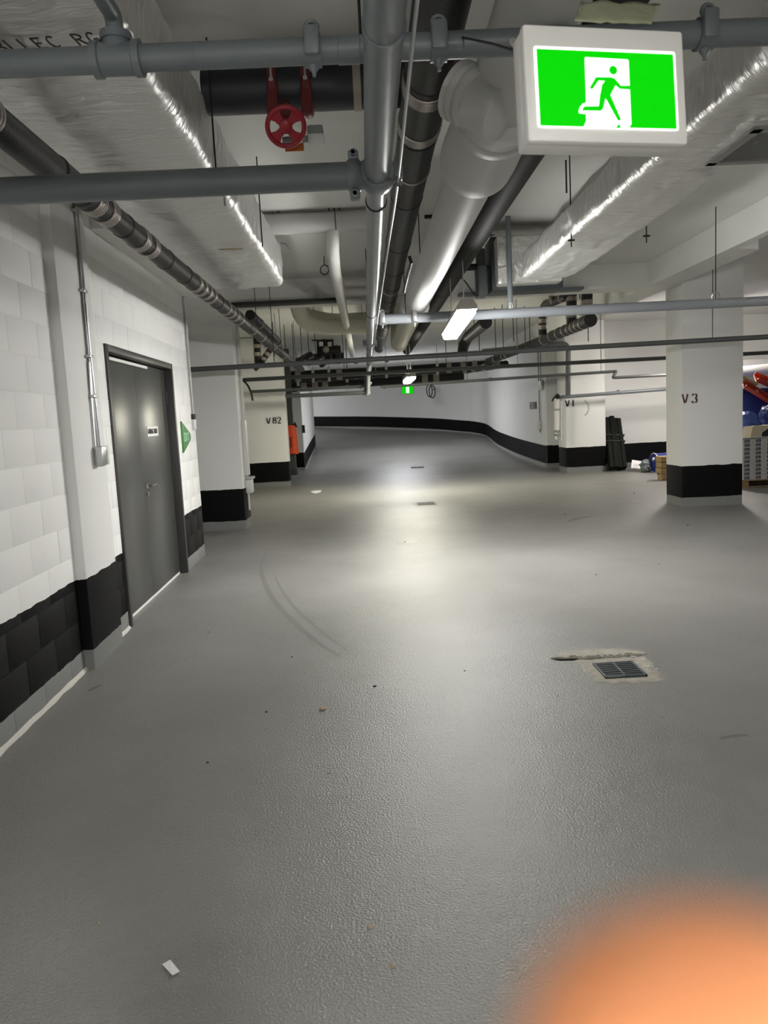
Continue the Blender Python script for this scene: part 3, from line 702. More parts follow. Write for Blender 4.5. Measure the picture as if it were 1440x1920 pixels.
m = MB(); m.lathe(e0, dd, [(0, .105), (Lw * .45, .100), (Lw * .55, .100), (Lw * .56, .109), (Lw * .68, .109), (Lw * .69, .102), (Lw * .74, .102), (Lw * .75, .110), (Lw * .84, .110), (Lw * .85, .104), (Lw * .89, .104), (Lw * .9, .112), (Lw, .112), (Lw, .09)], 28); m.build('wye_branch', 'pvc_white', parent=T)
m = MB(); m.lathe((WXp, 8.55, WZp), (0, 1, 0), [(0, .126), (.02, .155), (.30, .160), (.33, .150), (.36, .126)], 32); m.build('bell_fitting', 'pvc_white', parent=T)
m = MB(); m.tube(fillet([(WXp, 12.4, WZp - .01), (WXp, 13.0, WZp - .01), (WXp + .05, 13.0, CEIL)], .22), .135, 24); m.build('elbow', 'insul_cream', parent=T)
for yy in (4.8, 7.6, 10.5): rod(T, WXp, yy, WZp + WR)
m = MB(); m.tube([(0.358, 5.600, 2.609), (0.371, 5.600, 2.565), (0.360, 6.000, 2.534), (0.353, 6.400, 2.487)], .012, 8); m.build('black_strap', 'black_rubber', parent=T)

# white cross pipe with insulated branch beneath it
y, z = 7.55, 3.34
T = thing('white_pipe', 'white cross pipe high above the left foil duct, with an insulated branch leaving it', 'pipe', (-.8, y, z))
MB().cyl((-3.9, y, z + .0), (.12, y, z), .095, 24).build('pipe_run', 'pvc_white', parent=T)
ringband(T, (-0.194, y, z), (1, 0, 0), .096, .008, 'cast_iron', 'joint_ring')
bx = -.245
MB().tube(fillet([(bx + .02, y, z - .04), (bx + .01, y + .02, 3.06), (bx, y + .6, 3.02), (bx - .01, 18.5, 2.98)], .12), .06, 20).build('insulated_branch', 'insul_white', parent=T)
for u in (508, 545): rod(T, -1.0 + (u - 508) * .006, y, z + .09)
for q in (-.72, -.25, -.20, -.15): rod(T, q, y - .05, z + .09, r=.006)

# black cross pipe with red clamps; red wheel valve with its supervisory switch
y, z = 4.32, 3.236
T = thing('cross_pipe', 'black cross pipe held by two red clamps, above the left foil duct', 'pipe', (-.3, y, z))
MB().cyl((-.76, y, z), (.05, y, z), .113, 32).build('pipe_run', 'pipe_blue_black', parent=T)
MB().cyl((.05, y, z), (.62, y, z), .113, 32).build('pipe_run', 'pipe_blue_black', parent=T)
for u in (-0.394, -0.221):
    c = V((u, y - .10, z - .01))
    m = MB(); m.torus((u, y, z), (1, 0, 0), .122, .026, 28, 8); m.obox(c + V((0, -.025, -.06)), (1, 0, 0), (0, .35, .94), (0, -.94, .35), .058, .27, .03, .012); m.build('red_clamp', 'red_paint', parent=T)
    m = MB(); m.cyl(c + V((0, -.03, .0)), c + V((0, -.055, 0)), .012, 8); m.cyl(c + V((0, -.045, .0)), c + V((0, -.045, .055)), .006, 8); m.build('clamp_bolt', 'galv', parent=T)
m = MB(); m.torus((.58, y, z), (1, 0, 0), .128, .03, 28, 8); m.obox((.58, y - .1, z - .09), (1, 0, 0), (0, .35, .94), (0, -.94, .35), .06, .2, .04, .01); m.build('red_clamp', 'red_paint', parent=T)
m = MB(); m.lathe((.02, y, z), (1, 0, 0), [(0, .113), (0, .121), (.04, .121), (.04, .113)], 28); m.build('end_ring', 'clamp_dull', parent=T)
wc = V((-0.300, 3.750, 2.844)); dw = V((0.12, -.80, -.58)).normalized()
T = thing('valve', 'red wheel valve with four holes below the black cross pipe', 'valve', tuple(wc))
m = MB(); u_, w__ = m.frame(dw); RO = .092; RI = .068; n = 40
def wpnt(rr, a, o=0): return wc + u_ * (math.cos(a) * rr) + w__ * (math.sin(a) * rr) + dw * o
m.torus(wc, dw, .084, .0115, 40, 10)
for k in range(4):                                          # four wide spokes around the oval holes
    a0 = math.radians(45 + 90 * k)
    pl = [(.012, -.9), (.03, -.55), (.05, -.36), (.082, -.42), (.082, .42), (.05, .36), (.03, .55), (.012, .9)]
    f = [wpnt(rr, a0 + da, .004) for rr, da in pl]; bk = [wpnt(rr, a0 + da, -.004) for rr, da in pl]; q = len(pl)
    m.add(f + bk, [list(range(q)), list(range(q, 2 * q))[::-1]] + [(i, (i + 1) % q, q + (i + 1) % q, q + i) for i in range(q)])
m.lathe(wc - dw * .012, dw, [(0, .03), (.02, .03), (.028, .018), (.028, .001)], 20); m.build('hand_wheel', 'red_wheel', parent=T)
m = MB(); m.cyl(wc - dw * .01, wc - dw * .13, .014, 12); m.lathe(wc - dw * .08, -dw, [(0, .03), (.05, .04), (.10, .05)], 16); m.cyl(wc - dw * .10, (wc.x - .03, 4.22, 3.12), .022, 12); m.build('valve_stem', 'red_paint', parent=T)
s0 = V((-0.174, 3.880, 2.849)); m = MB(); m.obox(s0 + V((0, .05, .02)), (1, 0, 0), (0, 1, 0), (0, 0, 1), .075, .09, .06, .01); m.cyl(s0 + V((-.03, .05, .0)), s0 + V((-.16, .06, .0)), .016, 10); m.build('supervisory_switch', 'grey_plastic', parent=T)
m = MB(); m.obox(s0 + V((.004, .0, -.025)), (1, 0, 0), (0, 1, 0), (0, 0, 1), .077, .05, .045, .004); m.build('switch_cover', 'white_plastic', parent=T)
tg = V((-0.277, 3.900, 2.802)); m = MB(); m.obox(tg, (1, 0, .0), (0, 1, 0), (0, 0, 1), .09, .004, .035); m.build('tag', 'orange_tag', parent=T)

# ---------------------------------------------------------------- foil wrapped ducts
def foil_duct(name, label, x0, x1, z0, z1, ya, yb, seed, taper=None, sag=.02, xshift=None, matn='foil'):
    prof = []; rr = .055; W_, H_ = x1 - x0, z1 - z0
    def seg(a, b, n): return [(a[0] + (b[0] - a[0]) * i / n, a[1] + (b[1] - a[1]) * i / n) for i in range(n)]
    def cor(cx, cy, a0): return [(cx + rr * math.cos(a0 + math.pi / 2 * i / 4), cy + rr * math.sin(a0 + math.pi / 2 * i / 4)) for i in range(4)]
    prof += seg((rr, 0), (W_ - rr, 0), 26) + cor(W_ - rr, rr, -math.pi / 2) + seg((W_, rr), (W_, H_ - rr), 9) + cor(W_ - rr, H_ - rr, 0) + seg((W_ - rr, H_), (rr, H_), 10) + cor(rr, H_ - rr, math.pi / 2) + seg((0, H_ - rr), (0, rr), 9) + cor(rr, rr, math.pi)
    n = len(prof); ny_ = int((yb - ya) / .03); vs = []; fs = []
    for j in range(ny_ + 1):
        y = ya + (yb - ya) * j / ny_; e = 1.0
        te = (yb - y) / .28
        if te < 1: e = math.sqrt(max(0, 1 - (1 - te) ** 2)) * .25 + .75
        if j == ny_: e = .70
        for i, (px, pz) in enumerate(prof):
            cx, cz = W_ / 2, H_ / 2
            bul = (1 - abs(px - cx) / cx) ** 2 if pz < .01 else 0
            q = V(((px) * 5 + seed, y * 2.2, pz * 6)); nv = noise.noise(q) * .014 + noise.noise(q * 3.1) * .009 + noise.noise(V((px * 3 + seed, y * 13, pz * 4))) * .008 + abs(noise.noise(V((px * 14, y * 20, pz * 14 + seed)))) * .005
            dirv = V((px - cx, pz - cz)); dirv = dirv.normalized() if dirv.length > 0 else dirv
            fx, fz = (px - cx) * (1 if te > 1 else .3 + .7 * e) , (pz - cz) * e
            band = .006 * math.cos(y * 2 * math.pi / 1.22) ** 8
            X_ = x0 + cx + fx + dirv.x * (nv - band); Z_ = z0 + cz + fz + dirv.y * (nv - band) - sag * bul * (0.6 + .4 * math.sin(y * 2.1 + seed))
            if taper: X_, Z_ = taper(X_, Z_, y)
            vs.append((X_, y, Z_))
    for j in range(ny_):
        for i in range(n): fs.append((j * n + i, j * n + (i + 1) % n, (j + 1) * n + (i + 1) % n, (j + 1) * n + i))
    m = MB(); m.add(vs, fs, True); m.add(vs[:n], [list(range(n))]); m.add(vs[-n:], [list(range(n))[::-1]])
    t = thing(name, label, 'duct', ((x0 + x1) / 2, (ya + yb) / 2, z0)); m.build('foil_jacket', matn, parent=t); return t
LD = foil_duct('foil_duct', 'wide silver foil-wrapped duct hanging along the left over the door wall', -1.48, -.74, 2.82, 3.20, 1.0, 7.95, 3.1)
m = MB(); xx = 0
for ch in 'BLLEC RG':
    if ch != ' ': stroke(m, [[(p[0] * .055 + xx, p[1] * .075) for p in ln] for ln in GLYPH[ch]], (-1.176, 2.833, 2.797), (1, -.10, 0), (-.10, -1, 0), .0055, .003)
    xx += .046
m.build('marker_writing', 'ink', parent=LD)
for (u_, y_) in ((-1.450, 4.678), (-0.745, 4.618)):
    m = MB(); m.cyl((u_, y_, 2.74), (u_, y_, 2.82), .006, 8); m.lathe((u_, y_, 2.785), (0, 0, 1), [(0, .004), (.012, .02), (.03, .024)], 12); m.build('hanger_rod_end', 'galv', parent=LD)
for y_ in (2.4, 4.2, 6.0):
    for x_ in (-1.50, -.71): rod(LD, x_, y_, 2.81)
tp = V((-0.941, 5.949, 2.792)); m = MB(); m.prism([(-.08, -.02), (.02, -.035), (.10, -.03), (.08, .005), (-.02, .015), (-.09, .01)], tp, (1, 0, 0), (0, -1, 0), .004); m.build('torn_patch', 'debris_tan', parent=LD)
m = MB(); m.tube([(-0.746, 7.800, 3.222), (-0.695, 7.800, 3.210), (-0.662, 7.800, 3.158)], .012, 8); m.build('foil_tape_curl', 'galv', parent=LD)

RD = foil_duct('foil_duct', 'silver foil-wrapped duct on the right running from the exit sign to the damper box', 1.63, 2.16, 2.80, 3.06, 1.0, 8.1, 9.7)
m = MB()
gx0, gx1, gy0, gy1 = 1.925, 2.40, 3.86, 4.40
m.box((gx0, gy0, 2.775), (gx1, gy0 + .05, 2.80)); m.box((gx0, gy1 - .05, 2.775), (gx1, gy1, 2.80)); m.box((gx0, gy0, 2.775), (gx0 + .05, gy1, 2.80)); m.box((gx1 - .05, gy0, 2.775), (gx1, gy1, 2.80))
gr = thing('air_grille', 'grey louvred air grille on a foil collar at the right edge, beside the foil duct', 'vent', ((gx0 + gx1) / 2, (gy0 + gy1) / 2, 2.775))
m.build('grille_frame', 'grille', parent=gr)
MB().box((gx0 + .02, gy0 + .02, 2.81), (gx1 - .02, gy1 - .02, 2.90)).build('grille_box', 'foil', parent=gr)
q0 = None
for k in range(30):
    y_ = gy0 + .055 + (gy1 - gy0 - .11) * (k + .5) / 30
    if q0 is None:
        q0 = MB().obox((gx0 + .25, y_, 2.788), (1, 0, 0), (0, .8, .6), (0, -.6, .8), gx1 - gx0 - .1, .020, .003).build('slat', 'grille', parent=gr, org=(gx0 + .25, y_, 2.788)); yb0 = y_
    else:
        c = q0.copy(); COL.objects.link(c); c.parent = gr; c.location = q0.location + V((0, y_ - yb0, 0))
MB().box((gx0 + .03, gy0 + .03, 2.801), (gx1 - .03, gy1 - .03, 2.806)).build('throat_shade', 'grille_shade', parent=gr)  # dark plate stands for the shade behind the slats
cl = foil_duct('foil_collar', 'crumpled foil collar joining the grille to the right duct', 1.83, 2.44, 2.79, 3.00, 3.78, 4.52, 21.0, sag=0)
for q in ((1.652, 6.154, 2.790), (2.227, 6.126, 2.790)):
    m = MB(); m.cyl((q[0], q[1], 2.73), (q[0], q[1], CEIL), .005, 8); m.box((q[0] - .025, q[1] - .008, 2.775), (q[0] + .025, q[1] + .008, 2.787)); m.build('hanger_rod', 'cast_iron', parent=RD)
# damper box at the far end
a_, b_ = V((1.393, 8.550, 3.311)), V((1.682, 8.550, 2.763))
T = thing('damper_box', 'dark damper box with a grey actuator at the far end of the right foil duct', 'damper', ((a_.x + b_.x) / 2, 8.5, b_.z))
MB().box((a_.x, 8.35, b_.z), (2.15, 8.75, a_.z), .01).build('damper_casing', 'damper', parent=T)
MB().box((a_.x + .03, 8.17, b_.z + .03), (2.1, 8.36, a_.z - .03), .03).build('foil_end', 'foil', parent=T)
rod(T, a_.x + .06, 8.7, a_.z); rod(T, 2.1, 8.7, a_.z)
c_, d_ = V((1.250, 8.450, 3.208)), V((1.347, 8.450, 2.718))
MB().box((c_.x, 8.35, d_.z), (d_.x, 8.6, c_.z - .18), .012).build('actuator', 'damper_grey', parent=T)
MB().box((c_.x + .01, 8.38, c_.z - .2), (d_.x - .01, 8.56, c_.z), .012).build('actuator', 'damper', parent=T)
m = MB(); m.tube(fillet([(1.092, 8.500, 2.938), (1.142, 8.500, 2.880), (1.223, 8.500, 2.754), (1.265, 8.400, 2.714), (1.336, 8.400, 2.799), (1.362, 8.400, 2.897)], .08), .007, 8); m.build('cable', 'black_rubber', parent=T)
m = MB(); m.tube(fillet([(1.130, 8.500, 3.036), (1.234, 8.500, 3.042), (1.382, 8.500, 3.019)], .1), .035, 10); m.build('black_hose', 'black_rubber', parent=T)
m = MB(); m.tube(fillet([(1.303, 8.900, 3.449), (1.544, 8.900, 3.507), (1.753, 8.900, 3.532), (1.992, 8.900, 3.544), (2.202, 8.900, 3.581)], .2), 0.055, 12); T2 = thing('black_hose', 'slack black insulated hose passing over the far end of the right duct', 'hose', (1.723, 8.900, 3.528)); m.build('hose_run', 'black_rubber', parent=T2)

# ================================================================ WALL FIXTURES ON THE LEFT
T = thing('light_switch', 'small grey switch box on the pilaster, fed by a thin conduit left of the door', 'switch', tuple(wp(5.2, 1.33, .09)))
m = MB(); wbox(m, 5.15, 5.25, 1.275, 1.40, .062, .125, .006); m.build('switch_box', 'galv', parent=T)
m = MB(); wbox(m, 5.265, 5.40, 1.27, 1.40, .062, .092, .005); m.build('thermostat_plate', 'white_plastic', parent=T)
m = MB(); wbox(m, 5.32, 5.345, 1.335, 1.375, .0925, .096); m.build('dark_window', 'ink', parent=T)
m = MB(); m.tube([wp(5.222, 1.40, .08), wp(5.215, 2.1, .078), wp(5.225, 2.9, .078), wp(5.23, CEIL, .078)], .014, 10); m.build('conduit', 'galv', parent=T)
m = MB(); m.tube([wp(5.175, 1.40, .075), wp(5.185, 1.75, .075), wp(5.20, 1.95, .076)], .009, 8); m.build('conduit', 'galv', parent=T)
for z in (1.72, 1.98, 2.4, 2.9):
    m = MB(); wbox(m, 5.175, 5.25, z, z + .02, .0615, .098, .002); m.build('conduit_strap', 'galv', parent=T)
T = thing('exit_marker', 'green triangular exit marker plate on the white wall right of the door', 'sign', tuple(wp(8.3, 1.4, .01)))
pts = [(8.20, 1.56), (8.60, 1.43), (8.63, 1.39), (8.60, 1.355), (8.20, 1.23)]
fr = [wp(a, b, .016) for a, b in pts]; bk = [wp(a, b, .002) for a, b in pts]
m = MB(); m.add(fr + bk, [(0, 1, 2, 3, 4), (9, 8, 7, 6, 5)] + [(i, (i + 1) % 5, 5 + (i + 1) % 5, 5 + i) for i in range(5)]); m.build('plate', 'green_panel', parent=T)
m = MB(); write(m, 'EXIT', wp(8.27, 1.35, .0165), WD, (0, 0, 1), .085, .2, .12); m.build('printing', 'green_print', parent=T)
T = thing('wall_conduit', 'thin vertical conduit down the far end of the door wall with a black end box', 'conduit', tuple(wp(8.82, 2.4, .02)))
m = MB(); m.tube([wp(8.80, CEIL, .015), wp(8.82, 2.4, .015), wp(8.84, 1.63, .015)], .011, 8); m.build('conduit_run', 'galv', parent=T)
m = MB(); wbox(m, 8.80, 8.88, 1.58, 1.64, 0, .04, .005); m.build('end_box', 'ink', parent=T)
m = MB(); wbox(m, 8.82, 8.94, 1.46, 1.58, 0, .03, .004); m.build('wall_plate', 'white_plastic', parent=T)
# column 1 conduit and boxes
T = thing('column_conduit', 'grey conduit and white boxes on the right edge of the first left column', 'conduit', (-1.79, 11.2, 1.5))
m = MB(); m.cyl((-1.775, 11.25, .25), (-1.775, 11.25, 3.1), .016, 10); m.build('conduit_run', 'white_plastic', parent=T)
m = MB(); m.cyl((-1.775, 11.36, .9), (-1.775, 11.36, 3.1), .016, 10); m.build('conduit_run', 'white_plastic', parent=T)
m = MB(); m.box((-1.798, 11.2, .50), (-1.715, 11.42, .70), .008); m.build('outlet_box', 'white_plastic', parent=T)
m = MB(); m.box((-1.798, 11.18, .70), (-1.69, 11.44, .735), .006); m.build('box_cover', 'grey_sheet', parent=T)
m = MB(); m.box((-1.798, 11.2, .76), (-1.74, 11.34, 1.55), .006); m.build('cable_trunk', 'white_plastic', parent=T)
# loose cable at V82
T = tag(MB().tube(fillet([(-2.225, 13.900, 2.257), (-2.141, 13.850, 2.269), (-2.047, 13.800, 2.169), (-2.000, 13.800, 2.037), (-1.982, 13.800, 1.897)], .1), .018, 8).build('loose_cable', 'black_rubber'), 'short black cable end dangling in front of the V82 column', 'cable')

# ================================================================ FAR SERVICES AT THE FOOT OF THE RAMP
def banded_run(label, a, b, r, bands, bw, thin=(), group=None):
    a, b = V(a), V(b); d = b - a; t = thing('iron_pipe_run', label, 'pipe', tuple((a + b) / 2), group)
    MB().cyl(a, b, r, 18).build('pipe_run', 'cast_iron', parent=t)
    for k in bands:
        p = a + d * k; m = MB(); m.lathe(p, d, [(-bw / 2, r), (-bw / 2, r + .008), (bw / 2, r + .008), (bw / 2, r)], 18); m.build('clamp_band', 'clamp_dull', parent=t)
    for k in thin:
        p = a + d * k; m = MB(); m.obox(p + V((0, -r * .9, .0)), (1, 0, 0), (0, 1, 0), (0, 0, 1), .075, .01, r * 2.6); m.build('hanger_strap', 'insul_cream', parent=t)
        rod(t, p.x, p.y - r * .8, p.z + r)
    return t
def ks(us, u0, u1): return [(u - u0) / (u1 - u0) for u in us]
banded_run('upper dark banded iron pipe crossing at the foot of the ramp, left part', (-3.637, 22.000, 2.748), (0.320, 22.000, 2.748), .15, ks([461, 488, 530, 560, 637], 440, 705), .16, ks([516, 588, 618], 440, 705))
banded_run('upper dark iron pipe crossing at the foot of the ramp, right part under the lamps', (0.335, 22.000, 2.747), (3.624, 22.000, 2.795), .14, ks([768, 842, 868, 890], 706, 925), .14, ks([725, 820], 706, 925))
banded_run('lower dark banded iron pipe crossing just over the far exit sign', (-2.288, 22.600, 2.453), (2.863, 22.600, 2.568), .12, ks([571, 592, 611, 797, 818], 536, 870), .17, ks([541, 561, 652], 536, 870))
banded_run('added dark iron pipe filling the dark recess between the crossing pipes', (-3.692, 23.400, 2.646), (2.456, 23.400, 2.693), .13, ks([480, 508, 600, 668, 742, 790], 452, 838), .15)  # added run that darkens the bright gaps in the bundle
banded_run('dark iron pipe rising to the right behind the aisle pipes', (-1.486, 20.500, 3.105), (-0.500, 20.500, 3.112), .11, ks([585, 605, 622], 575, 646), .14, ks([633], 575, 646))
banded_run('dark iron pipe far right of the bundle with banded joints, below the cross pipe', (2.637, 21.000, 2.620), (3.546, 19.500, 2.658), .085, ks([877, 893, 912, 932, 940], 868, 950), .15)
t = thing('iron_pipe_cluster', 'black cluster of upright iron pipes and fittings with white tags in the middle distance', 'pipe', (-0.932, 19.500, 3.354))
for a_, b_, r in (((-1.007, 19.500, 3.655), (-1.042, 19.500, 3.061), .11), ((-0.796, 19.500, 3.658), (-0.834, 19.500, 2.999), .10), ((-0.645, 19.500, 3.301), (-0.670, 19.500, 2.861), .10)):
    m = MB(); m.cyl(a_, b_, r, 14); m.build('upright_pipe', 'cast_iron', parent=t)
for a_, b_, r in (((-1.239, 19.300, 3.491), (-0.887, 19.300, 3.500), .07), ((-1.007, 19.200, 3.138), (-0.537, 19.200, 3.180), .09), ((-1.295, 19.200, 3.101), (-1.449, 17.500, 2.832), .07), ((-1.068, 19.200, 2.988), (-1.250, 18.000, 2.810), .07), ((-0.863, 19.200, 2.926), (-0.961, 18.000, 2.748), .06)):
    m = MB(); m.cyl(a_, b_, r, 14); m.build('cross_fitting', 'cast_iron', parent=t)
for c_ in ((-1.014, 19.300, 3.339), (-0.806, 19.300, 3.329)):
    m = MB(); m.obox(V(c_) + V((0, -.02, 0)), (1, 0, 0), (0, 1, 0), (0, 0, 1), .10, .02, .11); m.build('white_tag', 'label_white', parent=t)
for c_ in ((-1.043, 19.300, 3.507), (-0.729, 19.300, 3.518), (-0.895, 19.100, 3.188)):
    m = MB(); m.sphere(c_, .085, 10); m.build('joint_fitting', 'clamp_dull', parent=t)
# left wye of black pipes beyond the drain pipe
t = thing('iron_pipe_wye', 'black upright iron pipe with a slanted wye branch near the V82 column top', 'pipe', (-2.258, 17.000, 2.959))
m = MB(); m.cyl((-2.268, 17.000, 3.309), (-2.278, 17.000, 2.677), .075, 14); m.build('upright_pipe', 'cast_iron', parent=t)
m = MB(); m.tube([(-1.949, 17.000, 3.114), (-2.213, 17.000, 2.787), (-2.371, 17.000, 2.659)], .065, 14); m.build('wye_branch', 'cast_iron', parent=t)
for c_, d_, r in (((-2.274, 17.000, 3.141), (0, 0, 1), .078), ((-2.280, 17.000, 2.972), (0, 0, 1), .078), ((-2.062, 17.000, 2.973), (.55, 0, .8), .068), ((-2.149, 17.000, 2.875), (.55, 0, .8), .068)):
    ringband(t, c_, d_, r, .075, 'clamp_dull')
rod(t, *(-2.268, 17.000, 3.309))
# black drain stack group on the right
t = thing('iron_pipe_stack', 'black iron drain main with capped end and upright branches under the right foil duct', 'pipe', (3.483, 13.500, 2.812))
P0, P1, P2 = V((3.549, 12.200, 2.829)), V((3.577, 16.000, 2.857)), V((3.160, 20.000, 2.764))
MB().tube([P0, P1, P2], [.098, .095, .085], 20).build('drain_main', 'cast_iron', parent=t)
m = MB(); d_ = (P1 - P0).normalized(); m.lathe(P0 - d_ * .02, d_, [(0, .08), (0, .103), (.06, .106), (.07, .1)], 24); m.build('end_cap', 'black_rubber', parent=t)
for k in (.10, .17, .24, .31, .40, .52, .66, .85):
    ringband(t, P0.lerp(P1, k), d_, .1, .05, 'clamp_steel', 'clamp_band', 3)
for k in (.3, .55, .62, .8): ringband(t, P1.lerp(P2, k), P2 - P1, .092, .06, 'clamp_dull')
for pts_, r in (([(3.525, 13.200, 2.900), (3.527, 13.200, 3.476), (3.193, 13.000, 3.519)], .088), ([(3.570, 12.500, 2.948), (3.607, 12.500, 3.588)], .090), ([(3.324, 14.500, 2.852), (3.346, 14.500, 3.380), (3.435, 13.200, 3.341), (3.580, 13.200, 3.430)], .075),
               ([(3.553, 13.200, 3.405), (3.608, 12.600, 3.474), (3.653, 11.900, 3.571)], .08), ([(3.636, 11.900, 3.564), (3.553, 12.400, 3.613)], .09)):
    MB().tube(fillet(pts_, .2) if len(pts_) > 2 else pts_, r, 16).build('branch_pipe', 'cast_iron', parent=t)
for c_, r in (((3.594, 12.500, 3.359), .094), ((3.582, 12.500, 3.137), .094), ((3.524, 13.200, 3.302), .092), ((3.518, 13.200, 3.023), .092), ((3.335, 14.500, 3.102), .078), ((3.332, 14.500, 2.986), .078)):
    ringband(t, c_, (0, 0, 1), r, .08, 'clamp_steel', 'clamp_band', 3)
for c_ in ((3.337, 13.800, 3.382), (3.395, 13.400, 3.347)): ringband(t, c_, (1, -.6, .25), .078, .05, 'clamp_dull')
for c_ in ((3.379, 14.300, 3.378), (3.463, 13.600, 3.311), (3.611, 13.000, 3.268), (3.913, 13.600, 2.621), (3.409, 16.000, 2.716)): rod(t, c_[0], c_[1], c_[2], r=.009)
# iron pipe seen under the lamp
t = thing('drain_pipe', 'short dark iron pipe with an upright drop, seen just below the crooked strip light', 'pipe', (1.665, 12.000, 2.654))
MB().tube(fillet([(1.655, 10.500, 2.682), (1.674, 12.500, 2.688), (1.617, 12.700, 2.559), (1.603, 12.700, 2.407)], .15), .085, 16).build('pipe_run', 'cast_iron', parent=t)
ringband(t, (1.628, 12.700, 2.601), (0, 0, 1), .088, .09, 'clamp_dull')
rod(t, *(1.708, 12.000, 2.716))
# large pale insulated pipe with elbow, beyond the crossing beam
t = thing('insulated_pipe', 'fat pale insulated pipe curving down and across beyond the left foil duct', 'pipe', (-0.686, 13.000, 3.126))
MB().tube(fillet([(-1.000, 12.400, 3.393), (-0.960, 12.700, 3.102), (-0.693, 13.000, 3.006), (0.202, 13.000, 3.007)], .5), .125, 22).build('pipe_run', 'insul_cream', parent=t)
MB().tube(fillet([(-1.004, 13.000, 3.355), (-0.900, 13.000, 3.205), (-0.506, 13.300, 3.137), (0.193, 13.300, 3.139)], .4), .12, 22).build('pipe_run', 'insul_cream', parent=t)
for c_ in ((-0.592, 13.200, 3.120), (-0.814, 12.900, 3.060)):
    m = MB(); m.lathe(c_, (1, 0, -.05), [(-.07, .12), (-.06, .145), (.06, .145), (.07, .12)], 22); m.build('jacket_band', 'insul_white', parent=t)
for c_ in ((-0.776, 13.000, 3.087), (-0.477, 13.200, 3.106), (0.012, 13.200, 3.100)): rod(t, *c_)
for i, (v_, lab) in enumerate(((527, 'topmost'), (545, 'middle'), (562, 'lowest'))):
    pa, pb = (((-0.189, 10.550, 3.293), (0.632, 10.550, 3.290)), ((-0.197, 10.600, 3.178), (0.629, 10.600, 3.174)), ((-0.263, 10.700, 3.070), (0.673, 10.700, 3.069)))[i]
    tag(MB().tube([pa, pb], .052, 16).build('white_pipe', 'insul_white'), '%s of the three short white pipes packed under the ceiling by the crossing beam' % lab, 'pipe')
tag(MB().box((-1.75, 10.75, 3.09), (-.33, 10.98, 3.135), .003).build('soffit_shade', 'black_rubber'), 'black strip painted in for the shaded soffit of the crossing beam on the left', 'shade strip')  # black strip stands for the unlit beam soffit
tag(MB().box((1.35, 10.75, 3.09), (3.05, 10.98, 3.125), .003).build('soffit_shade', 'damper_grey'), 'dark grey strip painted in for the shaded soffit of the crossing beam on the right', 'shade strip')  # right half of the soffit shade, as a dark grey strip
# thin hanger rods beyond the beam
for i, c_ in enumerate(((-1.955, 15.000, 3.035), (-1.877, 15.200, 2.929), (-1.738, 15.500, 2.784), (-1.569, 16.000, 2.953), (-1.408, 16.000, 2.765), (-1.283, 16.500, 2.840), (-1.167, 17.000, 2.964), (-1.053, 17.500, 2.906), (-0.453, 18.000, 2.652), (-0.385, 18.200, 2.661), (1.894, 18.000, 2.538), (2.223, 15.000, 2.636), (2.537, 15.000, 2.541), (2.611, 14.600, 2.584), (2.595, 13.500, 2.674), (3.104, 15.000, 2.644))):
    m = MB(); m.cyl(c_, (c_[0], c_[1], CEIL), .008, 6)
    o = m.build('hanger_rod', 'cast_iron', org=c_, label='thin dark hanger rod dropping from the ceiling to the far pipes', cat='rod', group='hanger rods over the far pipes')
m = MB(); c_ = V((-0.411, 9.604, 3.449)); m.cyl(c_, c_ - V((0, 0, .10)), .006, 6); m.torus(c_ - V((0, 0, .16)), (.3, 1, 0), .055, .007, 20, 6); m.build('ring_hanger', 'cast_iron', label='empty ring hanger dangling from the ceiling beside the insulated branch', cat='hanger')
m = MB(); c_ = V((0.755, 7.913, 3.449)); m.box(c_ - V((.08, .02, .03)), c_ + V((.06, .02, 0))); m.build('ceiling_strut', 'cast_iron', label='small dark strut bolted to the ceiling beside the white pipe', cat='bracket')
for c_, l_ in (((1.688, 6.400, 3.449), .25), ((2.073, 7.982, 3.449), .2)):
    m = MB(); c_ = V(c_); m.cyl(c_, c_ - V((0, 0, l_)), .007, 6); m.build('hanger_rod', 'cast_iron', label='short loose rod end hanging from the ceiling left of the right foil duct', cat='rod', group='loose rods left of the right duct')

# ================================================================ FAR WALL THINGS
T = thing('exit_sign', 'small far green exit sign glowing below the far lamp', 'sign', (1.195, 22.000, 2.216))
p_ = V((1.195, 22.000, 2.216)); MB().box(p_ + V((-.165, 0, -.115)), p_ + V((.165, .05, .115)), .008).build('housing', 'sign_case', parent=T)
MB().box(p_ + V((-.15, -.004, -.10)), p_ + V((.15, 0, .10))).build('lit_panel', 'sign_green', parent=T)
MB().box(p_ + V((-.04, -.007, -.08)), p_ + V((.04, -.004, .08))).build('white_door', 'sign_white', parent=T)
m = MB(); stroke(m, [[(0, .03), (.0, -.02)], [(0, -.02), (-.025, -.05)], [(0, -.02), (.02, -.06)], [(-.02, .01), (.025, .02)], arc(0, .05, .008, .008, 0, 360, 8)], p_ + V((0, -.0075, 0)), (1, 0, 0), (0, 0, 1), .012, .001); m.build('running_figure', 'sign_green', parent=T)
m = MB(); m.cyl(p_ + V((-.1, .02, .115)), (p_.x - .1, p_.y + .02, CEIL), .006, 6); m.build('chain', 'galv', parent=T)
T = thing('cable_coil', 'coil of black cable hanging on the far ramp wall right of the exit sign', 'cable', (2.676, 31.000, 2.419))
for i, c_ in enumerate(((2.550, 31.000, 2.446), (2.658, 31.050, 2.401))):
    m = MB(); cc = V(c_); m.tube([cc + V((math.cos(a) * .11 * (1 + .1 * i), -.01 * i + .05 * math.sin(a), math.sin(a) * .25)) for a in [2 * math.pi * k / 24 for k in range(25)]], .022, 6); m.build('cable_loop', 'cast_iron', parent=T)
